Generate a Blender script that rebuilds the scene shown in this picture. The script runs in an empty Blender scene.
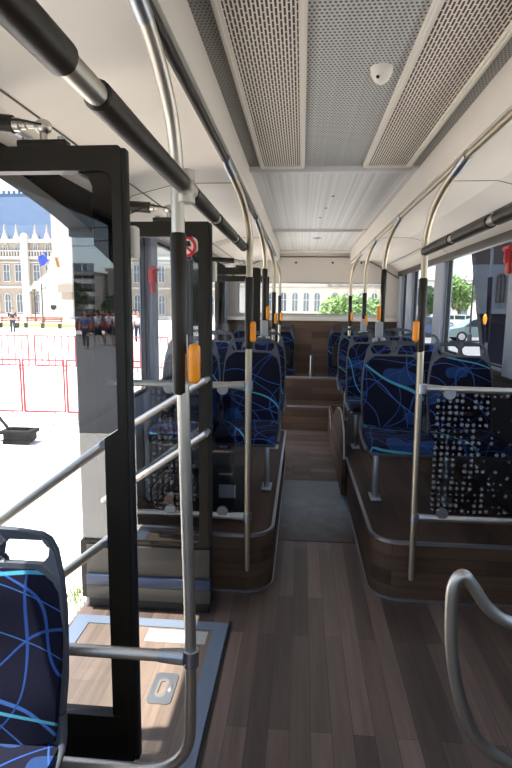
import bpy, bmesh, math, random
from mathutils import Vector, Matrix
random.seed(7)
S = bpy.context.scene
COL = S.collection
PI = math.pi

# ------------------------------------------------------------------ materials
class G:
    """small node-graph helper"""
    def __init__(s, name):
        s.m = bpy.data.materials.new(name); s.m.use_nodes = True
        s.t = s.m.node_tree; s.t.nodes.clear()
        s.out = s.n('ShaderNodeOutputMaterial')
    def n(s, typ, **kw):
        nd = s.t.nodes.new(typ)
        for k, v in kw.items(): setattr(nd, k, v)
        return nd
    def put(s, sock, v):
        if hasattr(v, 'is_output'): s.t.links.new(v, sock)
        else:
            if isinstance(v, (tuple, list)) and len(v) == 3 and sock.type == 'RGBA': v = (*v, 1)
            sock.default_value = v
    def math(s, op, a, b=0.0, c=0.0):
        nd = s.n('ShaderNodeMath', operation=op)
        s.put(nd.inputs[0], a); s.put(nd.inputs[1], b); s.put(nd.inputs[2], c)
        return nd.outputs[0]
    def mix(s, f, a, b):
        nd = s.n('ShaderNodeMix', data_type='RGBA')
        s.put(nd.inputs[0], f); s.put(nd.inputs[6], a); s.put(nd.inputs[7], b)
        return nd.outputs[2]
    def coords(s):
        nd = s.n('ShaderNodeTexCoord'); sp = s.n('ShaderNodeSeparateXYZ')
        s.t.links.new(nd.outputs['Object'], sp.inputs[0])
        return nd.outputs['Object'], sp.outputs[0], sp.outputs[1], sp.outputs[2]
    def vec(s, x, y, z=0.0):
        nd = s.n('ShaderNodeCombineXYZ')
        for i, v in enumerate((x, y, z)): s.put(nd.inputs[i], v)
        return nd.outputs[0]
    def noise(s, v, scale, detail=3, rough=.5, dist=0.0):
        nd = s.n('ShaderNodeTexNoise')
        s.put(nd.inputs['Vector'], v)
        nd.inputs['Scale'].default_value = scale; nd.inputs['Detail'].default_value = detail
        nd.inputs['Roughness'].default_value = rough; nd.inputs['Distortion'].default_value = dist
        return nd.outputs[0]
    def bsdf(s, color, rough=.5, metal=0.0, spec=.5, bump=None, bstr=.2, **kw):
        b = s.n('ShaderNodeBsdfPrincipled')
        s.put(b.inputs['Base Color'], color); s.put(b.inputs['Roughness'], rough)
        b.inputs['Metallic'].default_value = metal; b.inputs['Specular IOR Level'].default_value = spec
        for k, v in kw.items(): s.put(b.inputs[k], v)
        if bump is not None:
            bn = s.n('ShaderNodeBump'); bn.inputs['Strength'].default_value = bstr; bn.inputs['Distance'].default_value = .004
            s.put(bn.inputs['Height'], bump); s.t.links.new(bn.outputs[0], b.inputs['Normal'])
        s.t.links.new(b.outputs[0], s.out.inputs[0])
        return s.m

def lin(*c):
    def f(v):
        v /= 255.
        return v/12.92 if v <= .04045 else ((v+.055)/1.055)**2.4
    return tuple(f(v) for v in c)

def plain(name, rgb, rough=.5, metal=0, spec=.5, var=.06, scale=6, bump=0):
    g = G(name); o, x, y, z = g.coords()
    f = g.noise(o, scale, 4)
    c = lin(*rgb)
    lo = tuple(v*(1-var*2) for v in c); hi = tuple(min(1, v*(1+var*2)) for v in c)
    return g.bsdf(g.mix(f, lo, hi), rough, metal, spec, bump=g.noise(o, scale*30, 2) if bump else None, bstr=bump)

def planks(name, u, v, c1, c2, mortar, length=.9, width=.08, rough=.45, grain=.35, spec=.5):
    g = G(name); o, x, y, z = g.coords()
    d = {'x': x, 'y': y, 'z': z}
    uu = d[u] if u in d else g.math('ADD', x, y)
    vv = d[v]
    br = g.n('ShaderNodeTexBrick', offset=.37, offset_frequency=2)
    g.put(br.inputs['Vector'], g.vec(uu, vv))
    g.put(br.inputs['Color1'], lin(*c1)); g.put(br.inputs['Color2'], lin(*c2)); g.put(br.inputs['Mortar'], lin(*mortar))
    br.inputs['Scale'].default_value = 1; br.inputs['Mortar Size'].default_value = .0011
    br.inputs['Mortar Smooth'].default_value = .3; br.inputs['Brick Width'].default_value = length; br.inputs['Row Height'].default_value = width
    gv = g.vec(g.math('MULTIPLY', uu, 2.2), g.math('MULTIPLY', vv, 55.), g.math('FLOOR', g.math('DIVIDE', vv, width)))
    n1 = g.noise(gv, 1.0, 5, .6, .6)
    n2 = g.noise(g.vec(g.math('MULTIPLY', uu, 1.1), g.math('MULTIPLY', vv, 9.)), 1.3, 3)
    k = g.math('MULTIPLY_ADD', n1, grain*2, 1-grain)
    k = g.math('MULTIPLY', k, g.math('MULTIPLY_ADD', n2, .8, .6))
    vm = g.n('ShaderNodeVectorMath', operation='SCALE')
    g.put(vm.inputs[0], br.outputs['Color']); g.put(vm.inputs[3], k)
    return g.bsdf(vm.outputs[0], g.math('MULTIPLY_ADD', n1, .2, rough-.1), 0, spec, bump=n1, bstr=.06)

def glass(name, tint, boost=1.0, base=.04, graze=.9):
    g = G(name)
    lw = g.n('ShaderNodeLayerWeight'); lw.inputs['Blend'].default_value = .5
    f = g.math('POWER', lw.outputs['Facing'], 5.0)
    f = g.math('MULTIPLY_ADD', f, graze, base*boost)
    tr = g.n('ShaderNodeBsdfTransparent'); g.put(tr.inputs[0], tint)
    gl = g.n('ShaderNodeBsdfGlossy'); gl.inputs['Roughness'].default_value = 0.0; g.put(gl.inputs[0], (1, 1, 1))
    mx = g.n('ShaderNodeMixShader'); g.put(mx.inputs[0], f)
    g.t.links.new(tr.outputs[0], mx.inputs[1]); g.t.links.new(gl.outputs[0], mx.inputs[2])
    g.t.links.new(mx.outputs[0], g.out.inputs[0])
    return g.m

def dotted_glass(name, width):
    g = G(name); o, x, y, z = g.coords()
    vo = g.n('ShaderNodeTexVoronoi', voronoi_dimensions='2D', feature='F1')
    vo.inputs['Scale'].default_value = 1/.031; vo.inputs['Randomness'].default_value = .22
    g.put(vo.inputs['Vector'], g.vec(x, z))
    sp = g.n('ShaderNodeSeparateColor'); g.t.links.new(vo.outputs['Color'], sp.inputs[0])
    ramp = g.math('DIVIDE', g.math('ADD', x, width/2), width)           # 0 at the aisle-near dense edge, 1 at the clear edge
    keep = g.math('GREATER_THAN', sp.outputs[0], g.math('MULTIPLY_ADD', ramp, 1.5, -.1))
    rad = g.math('MULTIPLY_ADD', g.math('GREATER_THAN', sp.outputs[1], .4), .13, .18)
    dot = g.math('MULTIPLY', g.math('LESS_THAN', vo.outputs['Distance'], rad), keep)
    lw = g.n('ShaderNodeLayerWeight'); lw.inputs['Blend'].default_value = .5
    f = g.math('MULTIPLY_ADD', g.math('POWER', lw.outputs['Facing'], 5.0), .9, .03)
    tr = g.n('ShaderNodeBsdfTransparent'); g.put(tr.inputs[0], (.66, .67, .7))
    gl = g.n('ShaderNodeBsdfGlossy'); gl.inputs['Roughness'].default_value = 0.0
    mx = g.n('ShaderNodeMixShader'); g.put(mx.inputs[0], f)
    g.t.links.new(tr.outputs[0], mx.inputs[1]); g.t.links.new(gl.outputs[0], mx.inputs[2])
    df = g.n('ShaderNodeBsdfDiffuse'); g.put(df.inputs[0], lin(205, 205, 205))
    m2 = g.n('ShaderNodeMixShader'); g.put(m2.inputs[0], g.math('MULTIPLY', dot, .25))
    g.t.links.new(mx.outputs[0], m2.inputs[1]); g.t.links.new(df.outputs[0], m2.inputs[2])
    g.t.links.new(m2.outputs[0], g.out.inputs[0])
    return g.m

def fabric(name):
    g = G(name); o, x, y, z = g.coords()
    inf = g.n('ShaderNodeObjectInfo')
    off = g.math('MULTIPLY', inf.outputs['Random'], 37.0)
    u = g.math('ADD', x, off); v = g.math('ADD', z, y)
    def line(ang, scale, dist, dscale, w, shift):
        ca, sa = math.cos(ang), math.sin(ang)
        a = g.math('ADD', g.math('MULTIPLY', u, ca), g.math('MULTIPLY', v, sa))
        b = g.math('SUBTRACT', g.math('MULTIPLY', v, ca), g.math('MULTIPLY', u, sa))
        wv = g.n('ShaderNodeTexWave', wave_type='BANDS', bands_direction='X', wave_profile='SIN')
        g.put(wv.inputs['Vector'], g.vec(g.math('ADD', a, shift), b))
        wv.inputs['Scale'].default_value = scale; wv.inputs['Distortion'].default_value = dist
        wv.inputs['Detail'].default_value = 0; wv.inputs['Detail Scale'].default_value = dscale
        mr = g.n('ShaderNodeMapRange'); g.put(mr.inputs[0], wv.outputs['Fac'])
        mr.inputs[1].default_value = 1-w*1.6; mr.inputs[2].default_value = 1-w*.5
        return mr.outputs[0]
    base = lin(19, 19, 38)
    patch = g.math('MULTIPLY', g.math('GREATER_THAN', g.noise(g.vec(u, v, 3.3), 6.5, 0), .685), .8)
    c = g.mix(patch, base, lin(40, 68, 116))
    c = g.mix(line(.5, 1.5, 6, 1.5, .0022, .3), c, lin(52, 88, 158))
    c = g.mix(line(2.3, 1.4, 6, 1.6, .0022, 1.7), c, lin(44, 78, 146))
    c = g.mix(line(1.5, 1.3, 7, 1.4, .0018, 2.9), c, lin(60, 100, 168))
    c = g.mix(line(2.9, 1.2, 6, 1.7, .0018, 5.3), c, lin(42, 74, 140))
    c = g.mix(line(.9, .7, 5, 1.8, .0016, 4.1), c, lin(78, 160, 186))
    return g.bsdf(c, .85, 0, .2, bump=g.noise(o, 350, 1), bstr=.25)

def perforated(name, base, hole, px, py, r, ribs=0.0):
    g = G(name); o, x, y, z = g.coords()
    row = g.math('DIVIDE', y, py)
    sh = g.math('MULTIPLY', g.math('MODULO', g.math('ABSOLUTE', g.math('FLOOR', row)), 2.0), .5)
    fx = g.math('SUBTRACT', g.math('FRACT', g.math('ADD', g.math('DIVIDE', x, px), sh)), .5)
    fy = g.math('SUBTRACT', g.math('FRACT', row), .5)
    d2 = g.math('ADD', g.math('POWER', g.math('ABSOLUTE', fx), 2.0), g.math('POWER', g.math('ABSOLUTE', fy), 2.0))
    hl = g.math('LESS_THAN', d2, r*r)
    st = g.noise(g.vec(g.math('MULTIPLY', x, 42.), g.math('MULTIPLY', y, .1)), 1.0, 3, .65)
    c = g.mix(hl, g.mix(st, tuple(v*(1-ribs) for v in lin(*base)), tuple(min(1, v*(1+ribs)) for v in lin(*base))), lin(*hole))
    return g.bsdf(c, .45, 0, .4)

def slots(name):
    g = G(name); o, x, y, z = g.coords()
    br = g.n('ShaderNodeTexBrick', offset=.5, offset_frequency=2)
    g.put(br.inputs['Vector'], g.vec(y, x))
    g.put(br.inputs['Color1'], lin(52, 44, 36)); g.put(br.inputs['Color2'], lin(62, 54, 44)); g.put(br.inputs['Mortar'], lin(232, 224, 212))
    br.inputs['Scale'].default_value = 1; br.inputs['Mortar Size'].default_value = .0028; br.inputs['Mortar Smooth'].default_value = .1
    br.inputs['Brick Width'].default_value = .042; br.inputs['Row Height'].default_value = .0115
    return g.bsdf(br.outputs[0], .5)

def ground_mat(name, a, b, scale, rough=.8):
    g = G(name); o, x, y, z = g.coords()
    return g.bsdf(g.mix(g.noise(o, scale, 5), lin(*a), lin(*b)), rough, 0, .2)

def sheen_mat(name):
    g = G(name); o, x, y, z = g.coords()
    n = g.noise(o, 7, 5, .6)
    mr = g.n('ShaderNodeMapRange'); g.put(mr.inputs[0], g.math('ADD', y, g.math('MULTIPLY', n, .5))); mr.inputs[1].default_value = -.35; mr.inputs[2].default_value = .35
    c = g.mix(mr.outputs[0], lin(74, 66, 64), g.mix(n, lin(108, 120, 130), lin(144, 156, 166)))   # sky sheen painted in: blue grey fades to floor tone towards the entrance
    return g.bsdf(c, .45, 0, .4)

M = dict(
  cream=plain('cream_panel', (218, 211, 201), .55, var=.02, scale=1.5),
  cream_gloss=plain('cream_plastic', (230, 222, 211), .35, var=.02, scale=2),
  offwhite=plain('white_plastic', (228, 224, 214), .35, var=.02),
  steel=plain('brushed_steel', (200, 194, 184), .42, 1, var=.04, scale=14),
  champagne=plain('warm_brushed_tube', (188, 177, 158), .45, 1, var=.04, scale=14),
  alu=plain('grey_aluminium', (176, 180, 186), .38, 1, var=.03),
  sleeve=plain('dark_brown_rubber', (38, 31, 24), .42, 0, .35, var=.05),
  frame_dark=plain('door_bronze_black', (29, 25, 18), .4, 0, .3, var=.04),
  header=plain('matt_header', (24, 20, 15), .8, 0, .12), sill=plain('ramp_frame', (112, 124, 140), .5, .3),
  lilac=plain('pale_lilac_plastic', (206, 204, 208), .35),
  rubber=plain('black_rubber', (20, 19, 18), .6),
  orange=plain('orange_plastic', (247, 150, 22), .3, 0, .5, var=.02),
  red=plain('red_plastic', (186, 26, 32), .4),
  seatgrey=plain('seat_frame_plastic', (80, 84, 91), .5, var=.03),
  fabric=fabric('seat_weave'),
  floor=planks('floor_planks', 'y', 'x', (116, 98, 88), (66, 55, 50), (42, 35, 32), .95, .081, .42, .5),
  ramp_floor=planks('ramp_planks', 'x', 'y', (122, 104, 92), (84, 70, 61), (56, 48, 42), .5, .11, .45),
  deck=planks('platform_planks', 'y', 'x', (80, 62, 52), (52, 41, 35), (34, 28, 24), .95, .081, .6, .45, .2),
  side=planks('panel_planks', 'xy', 'z', (92, 72, 56), (58, 45, 36), (36, 29, 24), .8, .085, .62, .45, .2),
  rearwood=planks('rear_planks', 'x', 'z', (112, 86, 66), (70, 52, 42), (44, 34, 28), .7, .09, .45),
  mat=sheen_mat('grey_mat'),
  entry=planks('pale_entry_planks', 'y', 'x', (122, 106, 94), (102, 90, 80), (80, 70, 62), .9, .085, .4),
  tread=ground_mat('speckled_tread', (120, 116, 108), (200, 196, 188), 220, .5),
  perf=perforated('perforated_panel', (182, 183, 181), (78, 74, 68), .0135, .017, .3, .3),
  perfdark=perforated('perforated_edge', (140, 138, 134), (74, 70, 66), .0125, .015, .27, .04),
  ribbed=perforated('ribbed_panel', (236, 232, 225), (190, 184, 176), .02, .02, .12, .75),
  slots=slots('slotted_grille'),
  glass=glass('clear_glass', (.93, .95, .95)),
  wglass=glass('window_glass', (.92, .94, .95), .12, .04, .04),
  tintglass=glass('dark_tinted_glass', (.16, .14, .12), .7, .04, .4), clad=plain('dark_side_cladding', (46, 44, 46), .6),
  mirrorglass=glass('tinted_door_glass', (.84, .85, .86), 2.1, .04, .7),
  doorglass=glass('door_glass', (.9, .91, .92), .3, .04, .6),
  pillar=plain('blue_grey_pillar', (152, 160, 175), .5, var=.03),
  doorpanel=plain('grey_door_panel', (60, 56, 50), .5, var=.03),
  kick=plain('blue_grey_kick', (42, 54, 78), .45),
  black=plain('black_cloth', (16, 15, 15), .85),
  darkgrey=plain('dark_equipment', (34, 34, 36), .5),
  label=plain('grey_label', (170, 172, 172), .5),
  # outside
  plaza=ground_mat('plaza_paving', (226, 218, 206), (240, 232, 222), .8),
  asphalt=ground_mat('asphalt', (96, 96, 98), (122, 122, 122), 3),
  grass=ground_mat('lawn', (106, 134, 60), (140, 162, 84), 5),
  stone=plain('pale_stone', (160, 148, 135), .8, 0, .2, var=.04, scale=.5),
  stone2=plain('white_stone', (192, 186, 178), .8, 0, .2, var=.03, scale=.5),
  slate=plain('blue_slate', (66, 88, 118), .6, 0, .3, var=.12, scale=.7),
  pane=plain('dark_pane', (84, 100, 116), .15, 0, .6),
  bred=plain('barrier_red', (192, 52, 58), .5),
  galv=plain('galvanised', (176, 168, 164), .5),
  leaf=plain('leaf_green', (122, 148, 88), .7, 0, .2, var=.3, scale=3),
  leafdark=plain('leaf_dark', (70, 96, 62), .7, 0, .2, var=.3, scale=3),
  bark=plain('bark', (86, 70, 56), .9),
  skin=plain('skin', (206, 160, 132), .6), hair=plain('hair', (38, 28, 22), .6),
  whitecloth=plain('white_shirt', (240, 240, 244), .8), navy=plain('navy_cloth', (28, 34, 58), .8), bluecloth=plain('blue_shirt', (96, 126, 186), .8),
  tyre=plain('tyre', (24, 24, 24), .7), carglass=plain('car_glass', (38, 48, 54), .35, 0, .3),
  carpale=plain('pale_green_paint', (120, 136, 132), .25, .2), carblue=plain('navy_paint', (44, 56, 90), .25, .2), carwhite=plain('silver_paint', (206, 208, 210), .25, .3), carred=plain('red_paint', (176, 32, 34), .3),
  taillight=plain('tail_lamp', (190, 20, 24), .3),
  reflslab=plain('reflection_dark', (40, 38, 40), .6, 0, .08), reflmid=plain('reflection_mid', (70, 76, 84), .7, 0, .08), slabnavy=plain('reflection_navy', (9, 10, 22), .6, 0, .08),
  wood=plain('bench_wood', (150, 84, 56), .7), flagblue=plain('flag_blue', (40, 64, 170), .8), flagy=plain('flag_tricolour', (150, 110, 40), .8),
  apt=plain('apartment_render', (196, 190, 182), .8), concrete=plain('concrete', (150, 146, 140), .8),
)

# ------------------------------------------------------------------ mesh helpers
BASE = {}
class MB:
    def __init__(s): s.bm = bmesh.new()
    def box(s, x0, x1, y0, y1, z0, z1, bev=0, seg=2, mat4=None):
        r = bmesh.ops.create_cube(s.bm, size=1)
        vs = r['verts']
        bmesh.ops.scale(s.bm, vec=(x1-x0, y1-y0, z1-z0), verts=vs)
        bmesh.ops.translate(s.bm, vec=((x0+x1)/2, (y0+y1)/2, (z0+z1)/2), verts=vs)
        if bev:
            es = list({e for v in vs for e in v.link_edges})
            q = bmesh.ops.bevel(s.bm, geom=es, offset=bev, segments=seg, affect='EDGES', profile=.5)
            vs = list({v for f in q['faces'] for v in f.verts} | {v for v in vs if v.is_valid})
            # faces made by the bevel only; collect the whole island
            seen = set(vs); st = list(vs)
            while st:
                v = st.pop()
                for e in v.link_edges:
                    o = e.other_vert(v)
                    if o not in seen: seen.add(o); st.append(o)
            vs = list(seen)
        if mat4 is not None: bmesh.ops.transform(s.bm, matrix=mat4, verts=vs)
        return vs
    def tube(s, pts, r, n=14, cap=True):
        pts = [Vector(p) for p in pts]
        t0 = (pts[1]-pts[0]).normalized()
        up = Vector((0, 0, 1)) if abs(t0.z) < .9 else Vector((1, 0, 0))
        a = t0.cross(up).normalized(); rings = []
        for i, p in enumerate(pts):
            if i == 0: t = t0
            elif i == len(pts)-1: t = (pts[i]-pts[i-1]).normalized()
            else: t = ((pts[i]-pts[i-1]).normalized() + (pts[i+1]-pts[i]).normalized()).normalized()
            a = (a - t*a.dot(t)).normalized(); b = t.cross(a)
            rr = r[i] if isinstance(r, (list, tuple)) else r
            rings.append([s.bm.verts.new(p + (a*math.cos(2*PI*k/n) + b*math.sin(2*PI*k/n))*rr) for k in range(n)])
        for i in range(len(rings)-1):
            for k in range(n):
                s.bm.faces.new((rings[i][k], rings[i][(k+1) % n], rings[i+1][(k+1) % n], rings[i+1][k]))
        if cap:
            s.bm.faces.new(rings[0][::-1]); s.bm.faces.new(rings[-1])
    def strip(s, pts, w, h):
        """rectangular-section bar (half width w sideways, half height h) along a path, flat side up"""
        pts = [Vector(p) for p in pts]; rings = []
        for i, p in enumerate(pts):
            a = pts[max(i-1, 0)]; b = pts[min(i+1, len(pts)-1)]
            t = (b-a).normalized(); sd = t.cross(Vector((0, 0, 1)))
            sd = sd.normalized() if sd.length > 1e-4 else Vector((1, 0, 0))
            u = sd.cross(t).normalized()
            rings.append([s.bm.verts.new(p+sd*q*w+u*k*h) for q, k in ((-1, -1), (1, -1), (1, 1), (-1, 1))])
        for i in range(len(rings)-1):
            for k in range(4): s.bm.faces.new((rings[i][k], rings[i][(k+1) % 4], rings[i+1][(k+1) % 4], rings[i+1][k]))
        s.bm.faces.new(rings[0][::-1]); s.bm.faces.new(rings[-1])
    def plate(s, outer, holes, frm, thick):
        """outline with holes in 2-D, mapped by frm(u,v,d) to 3-D, thickness along d"""
        loops = [outer]+list(holes); edges = []
        for lp in loops:
            vs = [s.bm.verts.new((p[0], p[1], 0)) for p in lp]
            edges += [s.bm.edges.new((vs[i], vs[(i+1) % len(vs)])) for i in range(len(vs))]
        f = bmesh.ops.triangle_fill(s.bm, use_beauty=True, use_dissolve=False, edges=edges)
        faces = [g for g in f['geom'] if isinstance(g, bmesh.types.BMFace)]
        ex = bmesh.ops.extrude_face_region(s.bm, geom=faces)
        nv = [g for g in ex['geom'] if isinstance(g, bmesh.types.BMVert)]
        ns = set(nv)
        old = {v for fc in faces for v in fc.verts}
        for v in old: v.co = Vector(frm(v.co.x, v.co.y, 0))
        for v in nv: v.co = Vector(frm(v.co.x, v.co.y, thick))
    def prism(s, outline, frm, d): s.plate(outline, [], frm, d)
    def ball(s, c, r, sc=(1, 1, 1), sub=3):
        q = bmesh.ops.create_icosphere(s.bm, subdivisions=sub, radius=r)
        bmesh.ops.scale(s.bm, vec=sc, verts=q['verts']); bmesh.ops.translate(s.bm, vec=c, verts=q['verts'])
        return q['verts']
    def cyl(s, p0, p1, r, n=20): s.tube([p0, p1], r, n)
    def lathe(s, c, prof, n=28):
        rings = [[s.bm.verts.new((c[0]+r*math.cos(2*PI*k/n), c[1]+r*math.sin(2*PI*k/n), c[2]+z)) for k in range(n)] for r, z in prof]
        for i in range(len(rings)-1):
            for k in range(n): s.bm.faces.new((rings[i][k], rings[i][(k+1) % n], rings[i+1][(k+1) % n], rings[i+1][k]))
        s.bm.faces.new(rings[0][::-1]); s.bm.faces.new(rings[-1])
    def leaves(s, c, rad, count, size):
        for _ in range(count):
            d = Vector((random.gauss(0, 1), random.gauss(0, 1), random.gauss(0, 1))).normalized()
            p = Vector(c)+Vector((d.x*rad[0], d.y*rad[1], d.z*rad[2]))*random.uniform(.72, 1.04)
            a = Vector((random.uniform(-1, 1), random.uniform(-1, 1), random.uniform(-1, 1))).normalized(); b = a.orthogonal().normalized()
            q = size*random.uniform(.6, 1.3)
            s.bm.faces.new([s.bm.verts.new(p+a*q), s.bm.verts.new(p+b*q*.5), s.bm.verts.new(p-a*q), s.bm.verts.new(p-b*q*.5)])
    def build(s, name, mat, parent=None, smooth=True, base=None):
        bm = s.bm
        bmesh.ops.recalc_face_normals(bm, faces=bm.faces)
        if parent is not None: off = BASE[parent.name]
        elif base is not None: off = Vector(base)
        else:
            lo = Vector([min(v.co[i] for v in bm.verts) for i in range(3)]); hi = Vector([max(v.co[i] for v in bm.verts) for i in range(3)])
            off = Vector(((lo.x+hi.x)/2, (lo.y+hi.y)/2, lo.z))
        bmesh.ops.translate(bm, vec=-off, verts=bm.verts)
        me = bpy.data.meshes.new(name); bm.to_mesh(me); bm.free()
        if smooth:
            for p in me.polygons: p.use_smooth = True
            try: me.set_sharp_from_angle(angle=math.radians(38))
            except Exception: pass
        me.materials.append(M[mat] if isinstance(mat, str) else mat)
        o = bpy.data.objects.new(name, me); COL.objects.link(o)
        BASE[o.name] = off
        if parent is not None: o.parent = parent
        else: o.location = off
        return o

def tag(o, label, cat, group=None, kind=None):
    o['label'] = label; o['category'] = cat
    if group: o['group'] = group
    if kind: o['kind'] = kind
    return o
def thing(name, loc, label, cat, group=None, kind=None):
    o = bpy.data.objects.new(name, None); COL.objects.link(o)
    o.location = loc; o.empty_display_size = .1; BASE[o.name] = Vector(loc)
    return tag(o, label, cat, group, kind)
def copy_tree(o, parent=None):
    c = o.copy(); COL.objects.link(c)
    if parent is not None: c.parent = parent
    for ch in list(o.children): copy_tree(ch, c)
    return c
def dup(o, loc, label, rz=None, group=None):
    c = copy_tree(o); c.location = loc; c['label'] = label
    if rz is not None: c.rotation_euler.z = rz
    if group: c['group'] = group
    return c
def struct(mb, name, mat, label, cat, smooth=False, parent=None):
    o = mb.build(name, mat, parent, smooth)
    if parent is None: tag(o, label, cat, kind='structure')
    return o
def fillet(pts, r, n=8):
    pts = [Vector(p) for p in pts]; out = [pts[0]]
    for i in range(1, len(pts)-1):
        a, b, c = pts[i-1], pts[i], pts[i+1]
        d1, d2 = (a-b), (c-b); q = min(r, d1.length*.49, d2.length*.49)
        p1, p2 = b+d1.normalized()*q, b+d2.normalized()*q
        for k in range(n+1):
            t = k/n; out.append(p1*(1-t)**2+b*2*t*(1-t)+p2*t*t)
    out.append(pts[-1]); return out
def smooth_path(pts, n=8):
    pts = [Vector(p) for p in pts]; q = [pts[0]]+pts+[pts[-1]]; out = []
    for i in range(1, len(q)-2):
        a, b, c, d = q[i-1], q[i], q[i+1], q[i+2]
        for k in range(n):
            t = k/n
            out.append(.5*((2*b)+(c-a)*t+(2*a-5*b+4*c-d)*t*t+(3*b-a-3*c+d)*t**3))
    out.append(pts[-1]); return out
def rrect(x0, x1, y0, y1, r, n=5):
    o = []
    for cx, cy, a0 in ((x1-r, y0+r, -90), (x1-r, y1-r, 0), (x0+r, y1-r, 90), (x0+r, y0+r, 180)):
        for k in range(n+1):
            a = math.radians(a0+90*k/n); o.append((cx+r*math.cos(a), cy+r*math.sin(a)))
    return o
XZ = lambda y: (lambda u, v, d: (u, y+d, v))
YZ = lambda x: (lambda u, v, d: (x+d, u, v))
XY = lambda z: (lambda u, v, d: (u, v, z+d))

# ------------------------------------------------------------------ dimensions
XL, XR, YF, YB = -1.08, 1.38, -2.2, 7.75      # inner faces of the bus walls
PH = .335                                     # platform height
GZ = -.35                                     # ground outside

# ------------------------------------------------------------------ bus shell
b = MB(); b.box(XL-.06, XR+.06, YF-.06, YB+.06, -.08, 0); struct(b, 'floor', 'floor', 'dark grey brown wood plank floor of the bus', 'floor')
b = MB(); b.box(-.13, .405, 3.5, 4.8, .0005, .004, .001); tag(b.build('floor_mat', 'mat', smooth=False), 'blue grey mat with painted sky sheen covering the narrow aisle between the platforms', 'mat')

# right wall with window openings
RW = [(-1.95, -.1), (.1, 1.78), (2.05, 3.42), (3.70, 5.3), (5.69, 6.82), (7.17, 7.5)]
b = MB(); b.plate([(YF, 0), (YB+.06, 0), (YB+.06, 2.5), (YF, 2.5)], [rrect(a, c, 1.2, 2.1, .05) for a, c in RW], YZ(XR), .05)
wr = struct(b, 'wall_right', 'pillar', 'blue grey side wall with tall windows behind the double seats', 'wall')
for a, c in ((3.42, 3.70), (5.3, 5.69), (6.82, 7.17), (7.5, 7.75), (1.78, 2.05)):
    b = MB(); b.box(XR-.035, XR, a+.03, c-.03, 1.16, 2.12, .008); b.build('pillar', 'pillar', wr)
b = MB(); b.box(XR-.03, XR, YF, YB, 1.13, 1.19, .01); b.build('sill', 'doorpanel', wr)
b = MB(); b.box(XR-.03, XR, YF, YB, .0, 1.13, .004); b.build('lower_cladding', 'clad', wr)
b = MB(); b.box(XL, XL+.03, 3.1, 5.2, .0, .96, .004); b.build('lower_cladding', 'clad', wl) if False else None
b = MB(); b.box(XR-.045, XR, YF, YB, 2.05, 2.12, .01); b.build('window_header', 'sleeve', wr)
for i, (a, c) in enumerate(RW):
    b = MB(); b.box(XR+.015, XR+.021, a, c, 1.2, 2.1)
    w = struct(b, 'window_%d' % (i+1), 'wglass', 'tinted side window pane %s' % ('beside the driver space', 'by the curved grab loop', 'beside the front double seats', 'behind the front window seat', 'beside the second seat row', 'narrow one in the rear corner')[i], 'window')
    f = MB(); f.plate(rrect(a-.0, c+.0, 1.2, 2.1, .05), [rrect(a+.016, c-.016, 1.215, 2.085, .045)], YZ(XR+.005), .03); f.build('gasket', 'rubber', w)

# left wall: two door openings
D1, D2 = (1.5, 2.605), (5.42, 6.98)
LW = [(-1.95, -.1), (.1, 1.35), (3.1, 3.66), (3.86, 5.2), (7.12, 7.5)]
b = MB()
out = [(YF, 0), (D1[0], 0), (D1[0], 2.12), (D1[1], 2.12), (D1[1], 0), (D2[0], 0), (D2[0], 2.02), (D2[1], 2.02), (D2[1], 0), (YB+.06, 0), (YB+.06, 2.5), (YF, 2.5)]
b.plate(out, [rrect(a, c, 1.0, 2.08, .05) for a, c in LW], YZ(XL), -.05)
wl = struct(b, 'wall_left', 'pillar', 'blue grey side wall with two open doorways and windows', 'wall')
for a, c in ((2.605, 3.1), (5.2, 5.42), (6.98, 7.12)):
    b = MB(); b.box(XL-.06, XL+.04, a-.008, c-.01, 0 if a > 3 else PH, 2.05, .008); b.build('door_post', 'header', wl)
b = MB(); b.box(XL, XL+.035, 3.68, 3.84, .98, 2.1, .008); b.build('pillar', 'pillar', wl)
for d in (D1, D2):
    # door header: dark curved cover over the opening with bright rail above
    b = MB()
    y0 = d[0]-.2
    low = smooth_path([(0, y0, 2.10), (0, y0+.4, 2.085), (0, y0+.7, 2.055), (0, y0+1.0, 2.01), (0, y0+1.25, 1.955), (0, y0+1.42, 1.9), (0, y0+1.5, 1.85)], 5)
    if d is D2: low = [Vector((0, y0, 1.99)), Vector((0, d[1]+.1, 1.99))]
    prof = [(p.y, p.z) for p in low]+[(low[-1].y, 2.17), (y0, 2.17)]
    b.plate(prof, [], YZ(XL-.04), .10); b.build('door_header', 'header', wl, False)
    b = MB(); b.box(XL+.03, XL+.12, d[0]-.12, d[1]+.18, 2.165, 2.19, .006); b.build('header_rail', 'alu', wl)
for i, (a, c) in enumerate(LW):
    b = MB(); b.box(XL-.03, XL-.024, a, c, 1.0, 2.08)
    w = struct(b, 'window_%d' % (i+11), 'wglass', 'side window pane %s' % ('near the driver on the door side', 'behind the single front seat', 'just past the first doorway', 'beside the seats between both doorways', 'past the second doorway')[i], 'window')
    f = MB(); f.plate(rrect(a, c, 1.0, 2.08, .05), [rrect(a+.03, c-.03, 1.025, 2.055, .045)], YZ(XL-.035), .03); f.build('gasket', 'rubber', w)

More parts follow.
